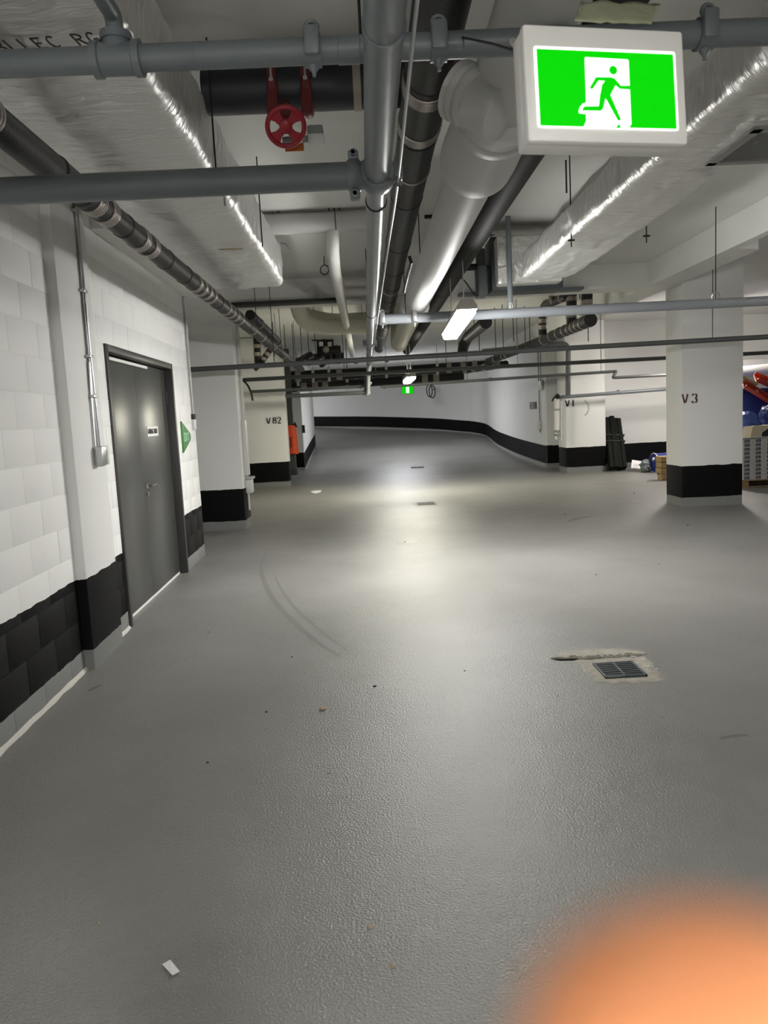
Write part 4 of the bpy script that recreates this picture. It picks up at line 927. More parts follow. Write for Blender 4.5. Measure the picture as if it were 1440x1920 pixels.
MB().cyl((2.760, 31.200, 2.485), (2.808, 31.750, 2.502), .035, 8).build('wall_hook', 'cast_iron', parent=T)
# post with orange bag in the gap behind V82
T = thing('steel_post', 'dark green steel post standing in the gap behind the V82 column', 'post', (-2.092, 20.500, 0.158))
MB().box((-2.153, 20.500, 0.091), tuple(V((-1.927, 20.500, 0.079)) + V((0, .14, 3.3)))).build('post_shaft', 'post_green', parent=T)
q_ = V((-2.039, 20.500, 0.099)); MB().box(q_ + V((-.12, -.05, -.0)), q_ + V((.14, .19, .18)), .005).build('base_plate', 'damper', parent=T)
T = thing('orange_bag', 'bright orange fabric bag hanging on the post behind the V82 column', 'bag', (-1.974, 20.300, 1.031))
m = MB(); c_ = V((-1.960, 20.300, 1.030)); rows = []
for j in range(9):
    t_ = j / 8; z_ = .37 - .74 * t_; wv = .105 + .025 * math.sin(t_ * 3) + (.01 if j > 6 else 0); rows.append([c_ + V((math.cos(a) * wv + .03 * t_ - .01, math.sin(a) * (.05 + .03 * t_), z_ + .012 * math.sin(3 * a))) for a in [2 * math.pi * k / 16 for k in range(16)]])
vs = [p for r_ in rows for p in r_]; m.add(vs, [(j * 16 + i, j * 16 + (i + 1) % 16, (j + 1) * 16 + (i + 1) % 16, (j + 1) * 16 + i) for j in range(8) for i in range(16)] + [list(range(16)), list(range(128, 144))], True); m.build('bag_body', 'hi_vis_orange', parent=T)
m = MB(); m.tube([c_ + V((.06, 0, .36)), c_ + V((.1, -.02, .44)), c_ + V((.13, 0, .32))], .03, 8); m.build('strap', 'black_rubber', parent=T)
m = MB(); stroke(m, [[(-.04, .06), (-.04, -.22)], [(0, .06), (-.04, .02)], [(0, -.04), (-.04, -.04)], [(0, -.12), (-.03, -.16)]], c_ + V((.0, -.085, 0)), (1, 0, 0), (0, 0, 1), .022, .004); m.build('dark_print', 'maroon', parent=T)
m = MB(); p_ = V((-1.919, 23.580, 1.258)); m.box(p_ + V((-.05, 0, -.12)), p_ + V((.04, .02, .12)), .004); m.build('pull_station', 'ink', label='small black box on the white wall end right of the orange bag', cat='box')
# ramp wall sign, conduits, V1 side pipes
RWN = V((-1, -.03, 0)).normalized()
T = thing('fire_route_sign', 'small maroon sign with white lettering on the ramp wall left of the V1 column', 'sign', (4.364, 20.400, 1.603))
a_, b_ = V((4.470, 21.459, 1.512)), V((4.500, 20.430, 1.694)); 
m = MB(); m.box((4.440, 20.35, a_.z), (4.456, 21.1, b_.z)); m.build('sign_plate', 'maroon', parent=T)
m = MB(); hh = (b_.z - a_.z); yw = abs(a_.y - b_.y) + .2
for k, tx_ in enumerate(('FIRE', 'LANE')):
    write(m, tx_, (4.4395, 21.03, a_.z + hh * (.55 - .45 * k)), (0, -1, 0), (0, 0, 1), hh * .34, .22, 1.35, .003)
m.build('sign_lettering', 'label_white', parent=T)
T = thing('wall_conduit', 'thin conduits with two small boxes down the ramp wall beside the maroon sign', 'conduit', (4.470, 20.031, 1.797))
yc = 19.986
m = MB(); m.cyl((4.455, yc, .9), (4.455, yc, 3.4), .013, 8); m.build('conduit_run', 'grey_plastic', parent=T)
m = MB(); m.cyl((4.455, yc - .25, 2.15), (4.455, yc - .25, 3.4), .013, 8); m.build('conduit_run', 'grey_plastic', parent=T)
m = MB(); m.box((4.41, yc - .40, 1.98), (4.47, yc - .12, 2.2), .006); m.build('junction_box', 'white_plastic', parent=T)
m = MB(); m.box((4.42, yc - .06, .98), (4.47, yc + .14, 1.2), .006); m.build('junction_box', 'white_plastic', parent=T)
T = thing('standpipe', 'white standpipe with a valve and drain line on the side of the V1 column', 'pipe', (4.315, 17.600, 1.202))
m = MB(); m.cyl((4.291, 17.450, 1.751), (4.274, 17.450, 0.989), .06, 14); m.build('pipe_run', 'white_plastic', parent=T)
m = MB(); m.cyl((4.262, 17.450, 1.013), (4.257, 17.450, 0.798), .028, 12); m.build('drain_end', 'white_plastic', parent=T)
m = MB(); m.cyl((4.387, 17.500, 1.724), (4.372, 17.500, 0.766), .022, 10); m.build('drain_line', 'white_plastic', parent=T)
for c_ in ((4.284, 17.450, 1.466), (4.274, 17.450, 0.989), (4.272, 17.450, 0.905)): ringband(T, c_, (0, 0, 1), .062, .04, 'grey_plastic', 'pipe_clip')
m = MB(); m.tube(fillet([(4.302, 17.350, 1.771), (4.206, 17.300, 1.763), (4.144, 17.300, 1.660)], .05), .02, 8); m.sphere((4.278, 17.350, 1.761), .06); m.build('valve_handle', 'cast_iron', parent=T)

# ================================================================ STORAGE BAY ON THE RIGHT
T = thing('membrane_bundle', 'bundle of long black boards tied together, leaning on the wall right of the V1 column', 'boards', (5.703, 17.600, 0.050))
tb, tt = V((5.662, 17.550, 0.055)), V((5.748, 18.200, 1.202))
ax_ = (tt - tb); Ln = ax_.length; ax_.normalize(); sx_ = V((1, 0, 0)); sx_ = (sx_ - ax_ * sx_.dot(ax_)).normalized(); sy_ = ax_.cross(sx_)
for i, (o_, th_, l_, tw) in enumerate(((-.13, .10, .985, .0), (-.03, .11, 1.0, .008), (.07, .09, .97, .0), (.155, .085, .955, -.012))):
    m = MB(); a2 = (ax_ + sx_ * tw).normalized(); m.obox(tb + sx_ * o_ + a2 * (Ln * l_ / 2) - sy_ * (.03 * (i % 2)), sx_, sy_, a2, th_, .20, Ln * l_, .012); m.build('board', 'lumber_black', parent=T)
for k in (.50, .62):
    m = MB(); c_ = tb + ax_ * Ln * k + sx_ * .01; m.obox(c_, sx_, sy_, ax_, .43, .26, .025, .004); m.build('tie', 'cast_iron', parent=T)
T = thing('paper_sheet', 'white printed sheet propped on the floor beside the blue drum', 'paper', (6.041, 17.300, 0.077))
pl = [(5.957, 17.400, 0.256), (6.211, 17.400, 0.207), (6.115, 17.200, 0.061), (5.862, 17.200, 0.092)]; pv = [V(p) for p in pl]; pn = (pv[1] - pv[0]).cross(pv[2] - pv[0]).normalized() * .006
m = MB(); m.add(pv + [p + pn for p in pv], [(0, 1, 2, 3), (7, 6, 5, 4), (0, 1, 5, 4), (1, 2, 6, 5), (2, 3, 7, 6), (3, 0, 4, 7)]); m.build('sheet', 'paper', parent=T)
m = MB(); ux, uy = (pv[1] - pv[0]).normalized(), (pv[0] - pv[3]).normalized()
nf = ux.cross(uy).normalized(); nf = nf if nf.y < 0 else -nf
for k in range(5): m.obox(pv[3] + nf * .008 + ux * .125 + uy * (.03 + .028 * k), ux, nf, uy, .17 - .03 * (k % 2), .002, .009)
m.build('printed_lines', 'grey_sheet', parent=T)
T = thing('blue_drum', 'blue plastic drum lying on its side behind the V3 column', 'drum', (6.325, 16.800, 0.059))
da, db = V((6.183, 16.700, 0.259)), V((6.183, 16.700, 0.259)) + V((.9, .12, 0)); da.z = db.z = .215
dd_ = (db - da).normalized()
m = MB(); m.lathe(da, dd_, [(0, .17), (.0, .20), (.012, .212), (.04, .205), (.28, .205), (.30, .213), (.33, .213), (.35, .205), (.88, .205), (.91, .2)], 28); m.build('drum_body', 'blue_drum', parent=T)
m = MB(); m.torus(da + dd_ * .015, dd_, .208, .010, 28, 8); m.build('rim_hoop', 'label_white', parent=T)
m = MB(); m.cyl(da - dd_ * .006 + V((0, -.05, .09)), da + V((0, -.05, .09)) - dd_ * .03, .035, 12); m.build('bung', 'label_white', parent=T)
m = MB(); c_ = V((6.092, 16.900, 0.229)); c_.z = .13; m.add([], []); bm = bmesh.new(); bmesh.ops.create_icosphere(bm, subdivisions=3, radius=1)
vs = []
for v in bm.verts:
    nv = noise.noise(v.co * 2.3 + V((4, 0, 0))) * .35 + noise.noise(v.co * 6) * .12; q = v.co * (1 + nv); vs.append(c_ + V((q.x * .13, q.y * .15, max(-.125, q.z * .15))))
m.add(vs, [[v.index for v in f.verts] for f in bm.faces], False); bm.free(); m.build('plastic_bag', 'damper_grey', label='crumpled grey plastic bag slumped against the end of the blue drum', cat='bag')
T = thing('osb_stack', 'rough brown board stack on a wooden skid, left of the V3 column base', 'boards', (5.619, 14.600, 0.140))
ox, oy = 5.661, 14.9
for k in range(3): MB().box((ox + .008 * (k % 2), oy, .13 + .115 * k), (ox + .9, oy + .28, .13 + .115 * k + .105), .006).build('board', 'osb', parent=T)
for k in range(3): MB().box((ox + .03 + .35 * k, oy + .02, .0), (ox + .12 + .35 * k, oy + .26, .125), .006).build('skid_bearer', 'pallet_wood', parent=T)
MB().tube([(5.626, 15.000, 0.121), (5.689, 15.000, 0.149)], .012, 6).build('wood_scrap', 'debris', label='dark wood scrap lying on the floor left of the brown board stack', cat='scrap')

PX, PY = 6.339 - .02, 13.0
T = thing('pallet', 'wooden pallet under the stacked white cartons right of the V3 column', 'pallet', (PX, PY, 0))
for k in range(3): MB().box((PX + .02 + .55 * k, PY + .02, .012), (PX + .14 + .55 * k, PY + 1.1, .105), .004).build('bearer', 'pallet_wood', parent=T)
for k in range(7): MB().box((PX, PY + .005 + .162 * k, .105), (PX + 1.25, PY + .12 + .162 * k, .125), .003).build('deck_board', 'pallet_wood', parent=T)
for k in range(3): MB().box((PX, PY + .02 + .48 * k, .0), (PX + 1.25, PY + .11 + .48 * k, .012), .002).build('bottom_board', 'pallet_wood', parent=T)
ORD = ['bottom', 'second', 'third', 'fourth', 'fifth', 'sixth', 'seventh', 'eighth', 'ninth', 'top']
CW, CHt = .193, .0695
proto = None
for j in range(10):
    for i in range(4):
        col_ = ['against the V3 column', 'second from the V3 column', 'third from the V3 column', 'fourth from the V3 column'][i]
        lab = 'flat white carton with dark end label, %s layer, stack %s' % (ORD[j], col_)
        lo = V((PX + .02 + CW * i, PY + .0, .126 + CHt * j))
        if proto is None:
            proto = thing('flooring_carton', lab, 'carton', tuple(lo), 'cartons on the pallet')
            MB().box((lo.x + .0015, lo.y, lo.z + .001), (lo.x + CW - .0015, lo.y + 1.15, lo.z + CHt - .001), .002).build('carton_box', 'carton', parent=proto)
            MB().box((lo.x + .03, lo.y - .002, lo.z + .009), (lo.x + .118, lo.y + .001, lo.z + CHt - .010)).build('end_label', 'carton_print', parent=proto)
            m = MB()
            for k in range(3): m.box((lo.x + .04, lo.y - .003, lo.z + .017 + .014 * k), (lo.x + .108 - .012 * k, lo.y - .0015, lo.z + .022 + .014 * k))
            m.build('label_print', 'grey_sheet', parent=proto)
        else:
            c = copy_tree(proto); c.location = lo + V((R.uniform(-.001, .001), R.uniform(-.006, .006), 0)); c['label'] = lab
top = .126 + CHt * 10
m = MB(); gx, gy = 7, 6; vs = []
for j in range(gy):
    for i in range(gx): vs.append((PX + .02 + 1.0 * i / (gx - 1), PY - .0 + 1.1 * j / (gy - 1), top + .006 + .016 * noise.noise(V((i * .9, j * .9, 3))) + .008))
m.add(vs, [(j * gx + i, j * gx + i + 1, (j + 1) * gx + i + 1, (j + 1) * gx + i) for j in range(gy - 1) for i in range(gx - 1)], True)
o = m.build('plastic_sheet', 'paper', label='rumpled white sheet covering the top of the carton stack', cat='sheet'); md = o.modifiers.new('t', 'SOLIDIFY'); md.thickness = .004
def blob(name, matn, c_, s_, seed, label, cat, amp=.22, f=2.2):
    bm = bmesh.new(); bmesh.ops.create_icosphere(bm, subdivisions=4, radius=1); vs = []
    for v in bm.verts:
        q = v.co * (1 + noise.noise(v.co * f + V((seed, 0, 0))) * amp + noise.noise(v.co * f * 3 + V((seed, 5, 0))) * amp * .35); vs.append(V(c_) + V((q.x * s_[0], q.y * s_[1], max(-s_[2] * .8, q.z * s_[2]))))
    m = MB(); m.add(vs, [[v.index for v in fc.verts] for fc in bm.faces], True); bm.free(); return m.build(name, matn, label=label, cat=cat)
bz = top + .03
T = thing('cream_bin', 'cream moulded tray standing on edge with a dark hollow, on top of the carton stack', 'tray', (6.675, 13.100, 0.880))
m = MB(); x0, z0 = 6.522, top + .012
pr = [(0, 0), (.03, .19), (.06, .20), (.62, .20), (.62, .155), (.30, .145), (.20, .08), (.19, 0)]
m.prism(pr, (x0, PY + .42, z0), (1, 0, 0), (0, 0, 1), .32) ; m.build('tray_shell', 'cream_card', parent=T)
MB().box((x0 + .2, PY + .30, z0), (x0 + .62, PY + .36, z0 + .15)).build('hollow_shade', 'ink', parent=T)  # black slab stands for the shade inside the tray
blob('blue_bag', 'blue_wrap', (6.659, 13.500, 1.095), (.19, .18, .185), 3, 'blue plastic-wrapped bundle sitting on the cartons just right of the V3 column', 'bundle', .12, 3)
blob('blue_bag', 'blue_tarp', (7.154, 13.600, 1.182), (.21, .20, .22), 8, 'second blue bundle at the edge of the picture, right of the plastic-wrapped one', 'bundle', .14, 2.5)
MB().box((6.591, PY + .35, top + .02), (6.780, PY + .62, top + .12), .01).build('black_case', 'ink', label='low black case on the cartons under the blue wrapped bundle', cat='case')
T = thing('blue_bin', 'large dark blue bin behind the blue bundles, holding up the orange-red pieces', 'bin', (7.234, 14.300, 1.072))
bx0 = 6.836
m = MB(); m.box((bx0, 14.25, 0), (bx0 + 1.3, 15.2, 1.62), .03); m.build('bin_body', 'blue_tarp', parent=T)
m = MB(); m.box((bx0 - .03, 14.22, 1.62), (bx0 + 1.33, 15.23, 1.68), .015); m.build('bin_rim', 'blue_drum', parent=T)
def orange_piece(label, a, b, w_, h_, up=(0, -.5, .85)):
    a, b = V(a), V(b); d = (b - a); L_ = d.length; d.normalize(); s = d.cross(V(up)).normalized(); u = s.cross(d)
    t = thing('orange_channel', label, 'metal tray', tuple((a + b) / 2))
    MB().obox((a + b) / 2, d, s, u, L_, w_, .012, .003).build('tray_floor', 'rust_orange', parent=t)
    for k in (-1, 1): MB().obox((a + b) / 2 + s * k * w_ / 2 + u * h_ / 2, d, s, u, L_, .012, h_, .003).build('flange', 'rust_orange', parent=t)
    MB().obox(a + d * .30 + u * .02, d, s, u, .04, w_ * .8, .02, .003).build('bright_clip', 'label_white', parent=t)
    MB().cyl(a + d * .42 + u * .01, a + d * .42 + u * .025, .03, 12).build('bolt_hole', 'ink', parent=t)
    MB().obox(a + d * .62 + u * .012, d, s, u, .16, .03, .012, .003).build('bright_clip', 'galv', parent=t)
    return t
orange_piece('orange-red metal channel sloping down to the right over the blue bin, front one', (6.872, 14.100, 1.747), (7.543, 14.100, 1.310), .22, .07)
orange_piece('orange-red metal channel leaning behind the front one at the right edge', (7.287, 14.500, 1.872), (7.885, 14.500, 1.576), .26, .08)
MB().obox((7.028, 14.300, 1.826), (1, 0, -.5), (0, 1, 0), (.5, 0, 1), .34, .3, .05, .01).build('wood_offcut', 'cardboard', label='tan offcut wedged under the orange-red channels beside V3', cat='offcut')
tag(MB().tube([(7.402, 15.500, 2.042), (8.691, 15.500, 2.096)], .10, 18).build('white_pipe', 'insul_white'), 'pale horizontal pipe right of the V3 column, above the orange pieces', 'pipe')
MB().box((7.6, 17.2, 2.05), (13, 18.3, 2.35)).build('duct_bulkhead', 'concrete_white', label='pale horizontal bulkhead along the storage bay wall', cat='bulkhead', kind='structure')

# ================================================================ NEAR EXIT SIGN
c0, c1, c2, c3 = [V(p) for p in ((0.354, 1.619, 2.253), (0.694, 1.668, 2.249), (0.675, 1.640, 2.020), (0.339, 1.591, 2.025))]   # corners of the front face
sx = (c1 - c0 + c2 - c3).normalized(); sz = (c0 - c3 + c1 - c2); sz = (sz - sx * sz.dot(sx)).normalized(); sy = sz.cross(sx)   # right, up, away from the viewer
SW = ((c1 - c0).length + (c2 - c3).length) / 2; SH = ((c0 - c3).length + (c1 - c2).length) / 2; sc = (c0 + c1 + c2 + c3) / 4
T = thing('exit_sign', 'large lit green running-man exit sign in a white case hanging near the viewer', 'sign', tuple(sc))
def sp(x, z, o=0): return sc + sx * x + sz * z - sy * o
m = MB(); m.obox(sc + sy * .012, sx, sy, sz, SW, .024, SH, .007); m.build('front_cover', 'sign_case', parent=T)
m = MB(); m.obox(sc + sy * .045 - sx * .001, sx, sy, sz, SW * .985, .046, SH * .985, .006); m.build('back_case', 'sign_case', parent=T)
def rrect(x0, x1, z0, z1, r, n=4):
    out = []
    for cx, cz, a0 in ((x1 - r, z1 - r, 0), (x0 + r, z1 - r, 90), (x0 + r, z0 + r, 180), (x1 - r, z0 + r, 270)):
        out += [(cx + r * math.cos(math.radians(a0 + 90 * i / n)), cz + r * math.sin(math.radians(a0 + 90 * i / n))) for i in range(n + 1)]
    return out
# measured on the face: window spans these fractions of the cover
fx = lambda u: (-.5 + (u - 112) / (1362 - 112)) * SW
fz = lambda v: (.5 - (v - 45) / (952 - 45)) * SH
X0, X1, Z1, Z0 = fx(186), fx(1284), fz(222), fz(848)
m = MB(); m.prism(rrect(X0, X1, Z0, Z1, .004), sp(0, 0, .0012), sx, sz, .0008); m.build('white_border', 'sign_white', parent=T)
gx0, gx1, gz1, gz0 = fx(204), fx(1266), fz(246), fz(836)
m = MB(); m.prism(rrect(gx0, gx1, gz0, gz1, .001), sp(0, 0, .0022), sx, sz, .0008); m.build('green_panel', 'sign_green', parent=T)
# white doorway with floor notch, in panel pixels of the photographed face
def pc(u, v): return (fx(u), fz(v - (u - 204) * .026 + 1))
door = [pc(*q) for q in ((568, 312), (572, 306), (900, 320), (908, 328), (905, 828), (880, 858), (545, 850), (536, 838), (556, 800), (556, 748), (504, 742), (500, 725), (512, 692), (535, 668), (562, 660))]
m = MB(); m.prism(door[::-1], sp(0, 0, .0032), sx, sz, .0006); m.build('white_doorway', 'sign_white', parent=T)
m = MB(); o_ = sp(0, 0, .0040)
hd = pc(783, 406); m.prism([(hd[0] + .0085 * math.cos(a), hd[1] + .0088 * math.sin(a)) for a in [2 * math.pi * i / 24 for i in range(24)]], o_, sx, sz, .0006)
def poly(*q): m.prism([pc(*p) for p in q][::-1], o_, sx, sz, .0006)
poly((640, 462), (770, 462), (800, 490), (795, 525), (752, 600), (760, 630), (700, 630), (672, 600), (690, 520), (715, 490), (655, 488))
poly((645, 462), (665, 488), (618, 552), (600, 554), (596, 540))
poly((765, 465), (790, 470), (838, 528), (905, 526), (905, 556), (830, 552), (775, 508))
poly((672, 590), (715, 612), (692, 700), (664, 718), (655, 700))
poly((530, 722), (528, 712), (545, 690), (672, 688), (690, 706), (672, 724))
poly((705, 610), (750, 596), (826, 796), (800, 800))
poly((780, 858), (800, 832), (818, 834), (815, 850), (830, 860))
m.build('running_figure', 'sign_green', parent=T)
# tape strip holding the sign to the pipe, and the supply cable
m = MB(); ta, tb_, tc, td = [V(p) for p in ((0.461, 1.660, 2.274), (0.631, 1.698, 2.279), (0.710, 1.852, 2.391), (0.524, 1.835, 2.396))]
gx, gy = 12, 6; vs = []
for j in range(gy + 1):
    for i in range(gx + 1):
        u, v = i / gx, j / gy; p = (ta * (1 - u) + tb_ * u) * (1 - v) + (td * (1 - u) + tc * u) * v
        vs.append(p + V((0, 0, 1)) * (.008 * noise.noise(V((u * 5, v * 4, 1))) + .003 * noise.noise(V((u * 16, v * 12, 4)))))
m.add(vs, [(j * (gx + 1) + i, j * (gx + 1) + i + 1, (j + 1) * (gx + 1) + i + 1, (j + 1) * (gx + 1) + i) for j in range(gy) for i in range(gx)], True)
o = m.build('tape_strip', 'tape', parent=T); md = o.modifiers.new('t', 'SOLIDIFY'); md.thickness = .0015
m = MB(); m.cyl(sc + sy * .08, tuple(V((sc.x, 2.56, 2.64))), .012, 10); m.build('mounting_arm', 'sign_case', parent=T)
m = MB(); m.tube([(0.334, 2.663, 2.712), (0.370, 2.501, 2.627), (0.377, 2.125, 2.442), (0.360, 1.718, 2.243)], .0035, 8); m.build('supply_cable', 'black_rubber', parent=T)

# ================================================================ FLOOR THINGS
def floor_drain(label, c, w_, l_, nb, yaw=0, patch=True):
    t = thing('floor_drain', label, 'drain', (c[0], c[1], .001)); x0, x1, y0, y1 = c[0] - w_ / 2, c[0] + w_ / 2, c[1] - l_ / 2, c[1] + l_ / 2; f = .013
    MB().box((x0, y0, .0005), (x1, y1, .003)).build('well_shade', 'gap_shade', parent=t)  # black plate at floor level stands for the shade under the grate
    m = MB(); m.box((x0, y0, .001), (x1, y0 + f, .012), .002); m.box((x0, y1 - f, .001), (x1, y1, .012), .002); m.box((x0, y0, .001), (x0 + f, y1, .012), .002); m.box((x1 - f, y0, .001), (x1, y1, .012), .002)
    m.box((c[0] - f / 2, y0, .001), (c[0] + f / 2, y1, .012), .002); m.build('grate_frame', 'drain_iron', parent=t)
    pr = None
    for s in (-1, 1):
        for k in range(nb):
            yy = y0 + f + (l_ - 2 * f) * (k + .5) / nb; xx = c[0] + s * w_ / 4
            if pr is None:
                pr = MB().box((xx - w_ / 4 + f * .5, yy - (l_ / nb) * .2, .004), (xx + w_ / 4 - f * .5, yy + (l_ / nb) * .2, .011)).build('slat', 'drain_iron', parent=t, org=(xx, yy, .006)); p0 = V((xx, yy, .006))
            else:
                q = pr.copy(); COL.objects.link(q); q.parent = t; q.location = pr.location + V((xx, yy, .006)) - p0
    if patch:
        rr = random.Random(5); n = 40; vs = [(c[0], c[1], .0006)]; ring = []
        m = MB(); poly_ = []
        for i in range(n):
            a = 2 * math.pi * i / n; ca, sa = math.cos(a), math.sin(a); k = 1 / max(abs(ca) / (w_ / 2 + .06), abs(sa) / (l_ / 2 + .07)); k *= 1 + rr.uniform(-.10, .16)
            if sa > .3: k *= 1.12
            poly_.append((c[0] + ca * k, c[1] + sa * k))
        inn = [(c[0] + (p[0] - c[0]) * .93, c[1] + (p[1] - c[1]) * .93) for p in poly_]
        vs = [(p[0], p[1], .0012) for p in poly_] + [(p[0], p[1], .0022) for p in inn]; m.add(vs, [(i, (i + 1) % n, n + (i + 1) % n, n + i) for i in range(n)] + [list(range(n, 2 * n))], False); m.build('mortar_patch', 'broken_concrete', parent=t)
    return t
D1 = floor_drain('nearest floor drain with dark slotted grate in a broken concrete patch', (1.364, 4.235), .235, .25, 7)
rr = random.Random(3)
def chips(par, name, matn, region, n, s0, s1, kind='stuff', h=.5):
    m = MB()
    for _ in range(n):
        p = region(rr); s = rr.uniform(s0, s1); bm = bmesh.new(); bmesh.ops.create_icosphere(bm, subdivisions=1, radius=1)
        vs = [V((p[0], p[1], s * h * .4)) + V((v.co.x * s * rr.uniform(.6, 1.5), v.co.y * s * rr.uniform(.6, 1.4), v.co.z * s * h)) for v in bm.verts]
        m.add(vs, [[v.index for v in f.verts] for f in bm.faces]); bm.free()
    return m.build(name, matn, parent=par, kind=kind)
# raised broken lip along the back edge of the patch
m = MB(); n = 70; vs = []; xs = [1.04 + .58 * i / n for i in range(n + 1)]
for i, x in enumerate(xs):
    e = max(0, math.sin(math.pi * i / n)) ** .5; yb = 4.50 + .022 * noise.noise(V((x * 11, 0, 0))) + .014 * noise.noise(V((x * 37, 4, 0))) + (.02 if i < 18 else 0)
    h = max(.002, .017 + .020 * noise.noise(V((x * 19, 3, 0))) + .012 * noise.noise(V((x * 55, 8, 0)))) * e + .001; q = .012 * noise.noise(V((x * 25, 7, 0)))
    vs += [(x, yb - .030 * e - .004, .001), (x, yb - .026 * e + q * e, h), (x, yb + .03 * e, h * .55 + abs(q) * .3), (x, yb + .10 * e + 3 * q * e, .003 * e + .0012), (x, yb + .15 * e + 4 * q * e + .004, .001)]
m.add(vs, [(5 * i + k, 5 * (i + 1) + k, 5 * (i + 1) + k + 1, 5 * i + k + 1) for i in range(n) for k in range(4)], False); m.build('broken_lip', 'broken_concrete', parent=D1)
m = MB(); m.tube([(1.03, 4.505, .004), (1.08, 4.47, .004), (1.16, 4.462, .004), (1.2, 4.475, .004)], [.001, .005, .005, .001], 8); m.build('lip_shadow', 'gap_shade', parent=D1)  # near-black sliver drawn as the shadow left of the broken lip
chips(D1, 'loose_chips', 'plaster_chip', lambda r: (1.52 + r.gauss(0, .035) + (lambda t: .0)(0), 4.36 + r.uniform(-.2, .15)), 40, .003, .011)
D2 = floor_drain('middle floor drain in the lit pool of the aisle', ((0.790 + 1.080) / 2, 13.05), .30, .34, 5, patch=True)
D3 = floor_drain('farthest floor drain at the foot of the ramp', (1.35, 21.6), .36, .36, 5, patch=False)
D3.location.z = .055
def paper(label, pts, name='paper_scrap', matn='paper'):
    pv = [V(p) + V((0, 0, .002 + .004 * (i % 2))) for i, p in enumerate(pts)]; m = MB(); n = len(pv); m.add(pv + [p + V((0, 0, .0012)) for p in pv], [list(range(n))[::-1], list(range(n, 2 * n))] + [(i, (i + 1) % n, n + (i + 1) % n, n + i) for i in range(n)]); return m.build(name, matn, label=label, cat='paper')
paper('small white paper slip on the floor nearest the viewer', [(-0.655, 2.022, 0.000), (-0.635, 2.033, -0.000), (-0.598, 1.989, 0.000), (-0.613, 1.970, 0.000)])
paper('torn white paper lying on the aisle floor before the V82 column', [(-1.277, 16.491, 0.000), (-1.179, 16.558, 0.000), (-1.056, 16.614, 0.000), (-1.039, 16.125, -0.000), (-1.138, 15.948, 0.000), (-1.204, 16.097, -0.000)])
def crumb(label, p, s, matn='debris', group=None):
    bm = bmesh.new(); bmesh.ops.create_icosphere(bm, subdivisions=2, radius=1); m = MB(); sd = p[0] * 7 + p[1]
    vs = [V((p[0], p[1], s * .3)) + V((v.co.x * s, v.co.y * s * .8, v.co.z * s * .45)) * (1 + .5 * noise.noise(v.co * 1.7 + V((sd, 0, 0)))) for v in bm.verts]
    m.add(vs, [[v.index for v in f.verts] for f in bm.faces]); bm.free(); return m.build('pebble', matn, label=label, cat='pebble', group=group)
crumb('dark pebble on the floor in the middle of the aisle', (-0.033, 4.196, 0.000), .010)
crumb('brownish lump of dirt on the floor left of the dark pebble', (-0.310, 3.886, 0.000), .018, 'debris_tan')
crumb('white crumb of plaster at the foot of the pilaster', (-1.852, 5.351, 0.000), .02, 'plaster_chip')
crumb('tiny tan pebble low in the picture, right of the aisle middle', (-0.005, 1.959, 0.000), .007, 'debris_tan')
crumb('tiny brown pebble above the tan one', (-0.071, 2.126, 0.000), .007, 'debris_tan')
for i, p in enumerate(((1.345, 3.543, 0.000), (0.383, 9.154, 0.000), (2.667, 7.085, 0.000), (0.497, 4.374, -0.000), (0.926, 3.896, 0.000), (-0.603, 3.900, -0.000), (-0.241, 3.152, 0.000), (1.980, 6.770, 0.000), (-1.237, 5.545, 0.000), (-0.558, 4.826, 0.000), (1.003, 6.320, 0.000), (-0.793, 3.326, 0.000), (-0.905, 2.228, 0.000), (2.731, 10.794, 0.000), (4.473, 12.976, 0.000), (4.917, 15.519, 0.000), (5.303, 14.635, 0.000), (3.851, 9.280, 0.000))):
    crumb('tiny dark crumb of grit on the garage floor', p, .005 + .0011 * p[1] * .5 * (1 + i % 3) * .5, 'debris' if i % 2 else 'debris_tan', 'grit crumbs on the floor')
# rough mortar fillet along the foot of the left wall
m = MB(); n = 90; vs = []
for i in range(n + 1):
    y = 2.0 + 3.8 * i / n; wv = .012 + .012 * noise.noise(V((y * 7, 0, 0))) + (.03 if abs(y - 4.86) < .06 else 0); vs += [wp(y, .02 + .008 * noise.noise(V((y * 5, 2, 0))), .001), wp(y, .006, .006 + max(0, wv) * .5), wp(y, .0008, .01 + max(0, wv))]
m.add(vs, [(3 * i + k, 3 * (i + 1) + k, 3 * (i + 1) + k + 1, 3 * i + k + 1) for i in range(n) for k in range(2)], True); m.build('baseboard_left', 'plaster_chip', label='thin pale mortar line along the foot of the left wall', cat='joint', kind='structure')

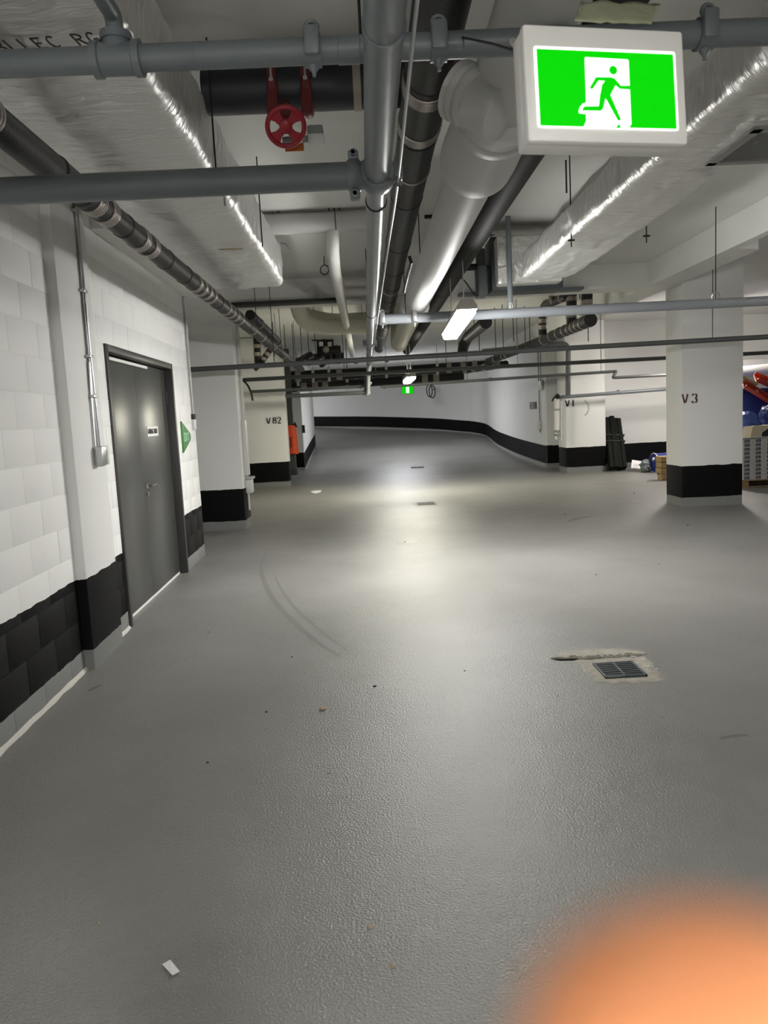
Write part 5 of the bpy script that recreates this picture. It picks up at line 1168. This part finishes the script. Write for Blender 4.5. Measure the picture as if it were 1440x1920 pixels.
# ================================================================ FINGER OVER THE LENS
def skin_chain(name, chains, matn, parent=None, levels=2, root=0):
    vs = []; es = []; rs = []; idx = {}
    for ch in chains:
        prev = None
        for p, r in ch:
            k = tuple(round(c, 5) for c in p)
            if k not in idx: idx[k] = len(vs); vs.append(V(p)); rs.append(r)
            i = idx[k]
            if prev is not None and prev != i: es.append((prev, i))
            prev = i
    me = bpy.data.meshes.new(name); me.from_pydata(vs, es, []); me.materials.append(MATS[matn])
    o = bpy.data.objects.new(name, me); COL.objects.link(o)
    sk = o.modifiers.new('skin', 'SKIN'); sk.use_smooth_shade = True; sk.branch_smoothing = .6
    for i, d in enumerate(me.skin_vertices[0].data): d.radius = (rs[i], rs[i]); d.use_root = (i == root)
    sb = o.modifiers.new('sub', 'SUBSURF'); sb.levels = levels; sb.render_levels = levels
    if parent is not None: o.parent = parent; o.location = -ORG[parent.name]
    return o
CRV, CUV, CBV = V(CR), V(CU), V(CB)
EYE = V((0, 0, 1.5))
def hp(r, u, b): return EYE + CRV * r + CUV * u + CBV * b      # right, up, back of the hand holding the phone
PER = thing('person', 'person holding up a hand, one blurred fingertip covering the lower right corner', 'person', tuple(hp(.07, -.22, .02)))
tipr, tipu, tipb = .0150, -.0240, -.0355
wrist = (hp(.085, -.235, .03), .027); palm = (hp(.065, -.165, .018), .030)
ch = [[(hp(.14, -.45, .12), .042), (hp(.11, -.33, .07), .034), wrist, palm]]
fr = .0082
fingers = [((.042, -.118, .004), [((.028, -.075, -.014), .0095), ((.0215, -.050, -.027), .0088), ((tipr, tipu - .004, tipb), .0100), ((tipr - .0006, tipu + .0055, tipb), .0085)]),
           ((.060, -.112, .006), [((.055, -.070, -.022), .0098), ((.050, -.052, -.052), .0090), ((.043, -.066, -.068), .0082)]),
           ((.078, -.117, .010), [((.078, -.079, -.014), .0094), ((.074, -.062, -.042), .0086), ((.066, -.075, -.057), .0078)]),
           ((.094, -.128, .014), [((.096, -.099, -.004), .0082), ((.094, -.085, -.028), .0074), ((.087, -.095, -.041), .0068)])]
for base, seg_ in fingers: ch.append([palm, (hp(*base), .0125)] + [(hp(*p), r) for p, r in seg_])
ch.append([palm, (hp(.043, -.165, -.004), .014), (hp(.022, -.140, -.022), .0115), (hp(.012, -.112, -.036), .0098), (hp(.010, -.094, -.043), .0085)])
skin_chain('hand', ch, 'skin', PER, 3, root=2)
m = MB(); nc = hp(tipr, tipu - .004, tipb - .0068); m.sphere(nc, .0045, 14, (1, .3, 1.25)); m.build('fingernail', 'nail', parent=PER)
m = MB(); m.tube([hp(.105, -.315, .064), hp(.14, -.45, .12), hp(.16, -.55, .16)], [.043, .052, .056], 20); m.build('sleeve', 'sleeve', parent=PER)
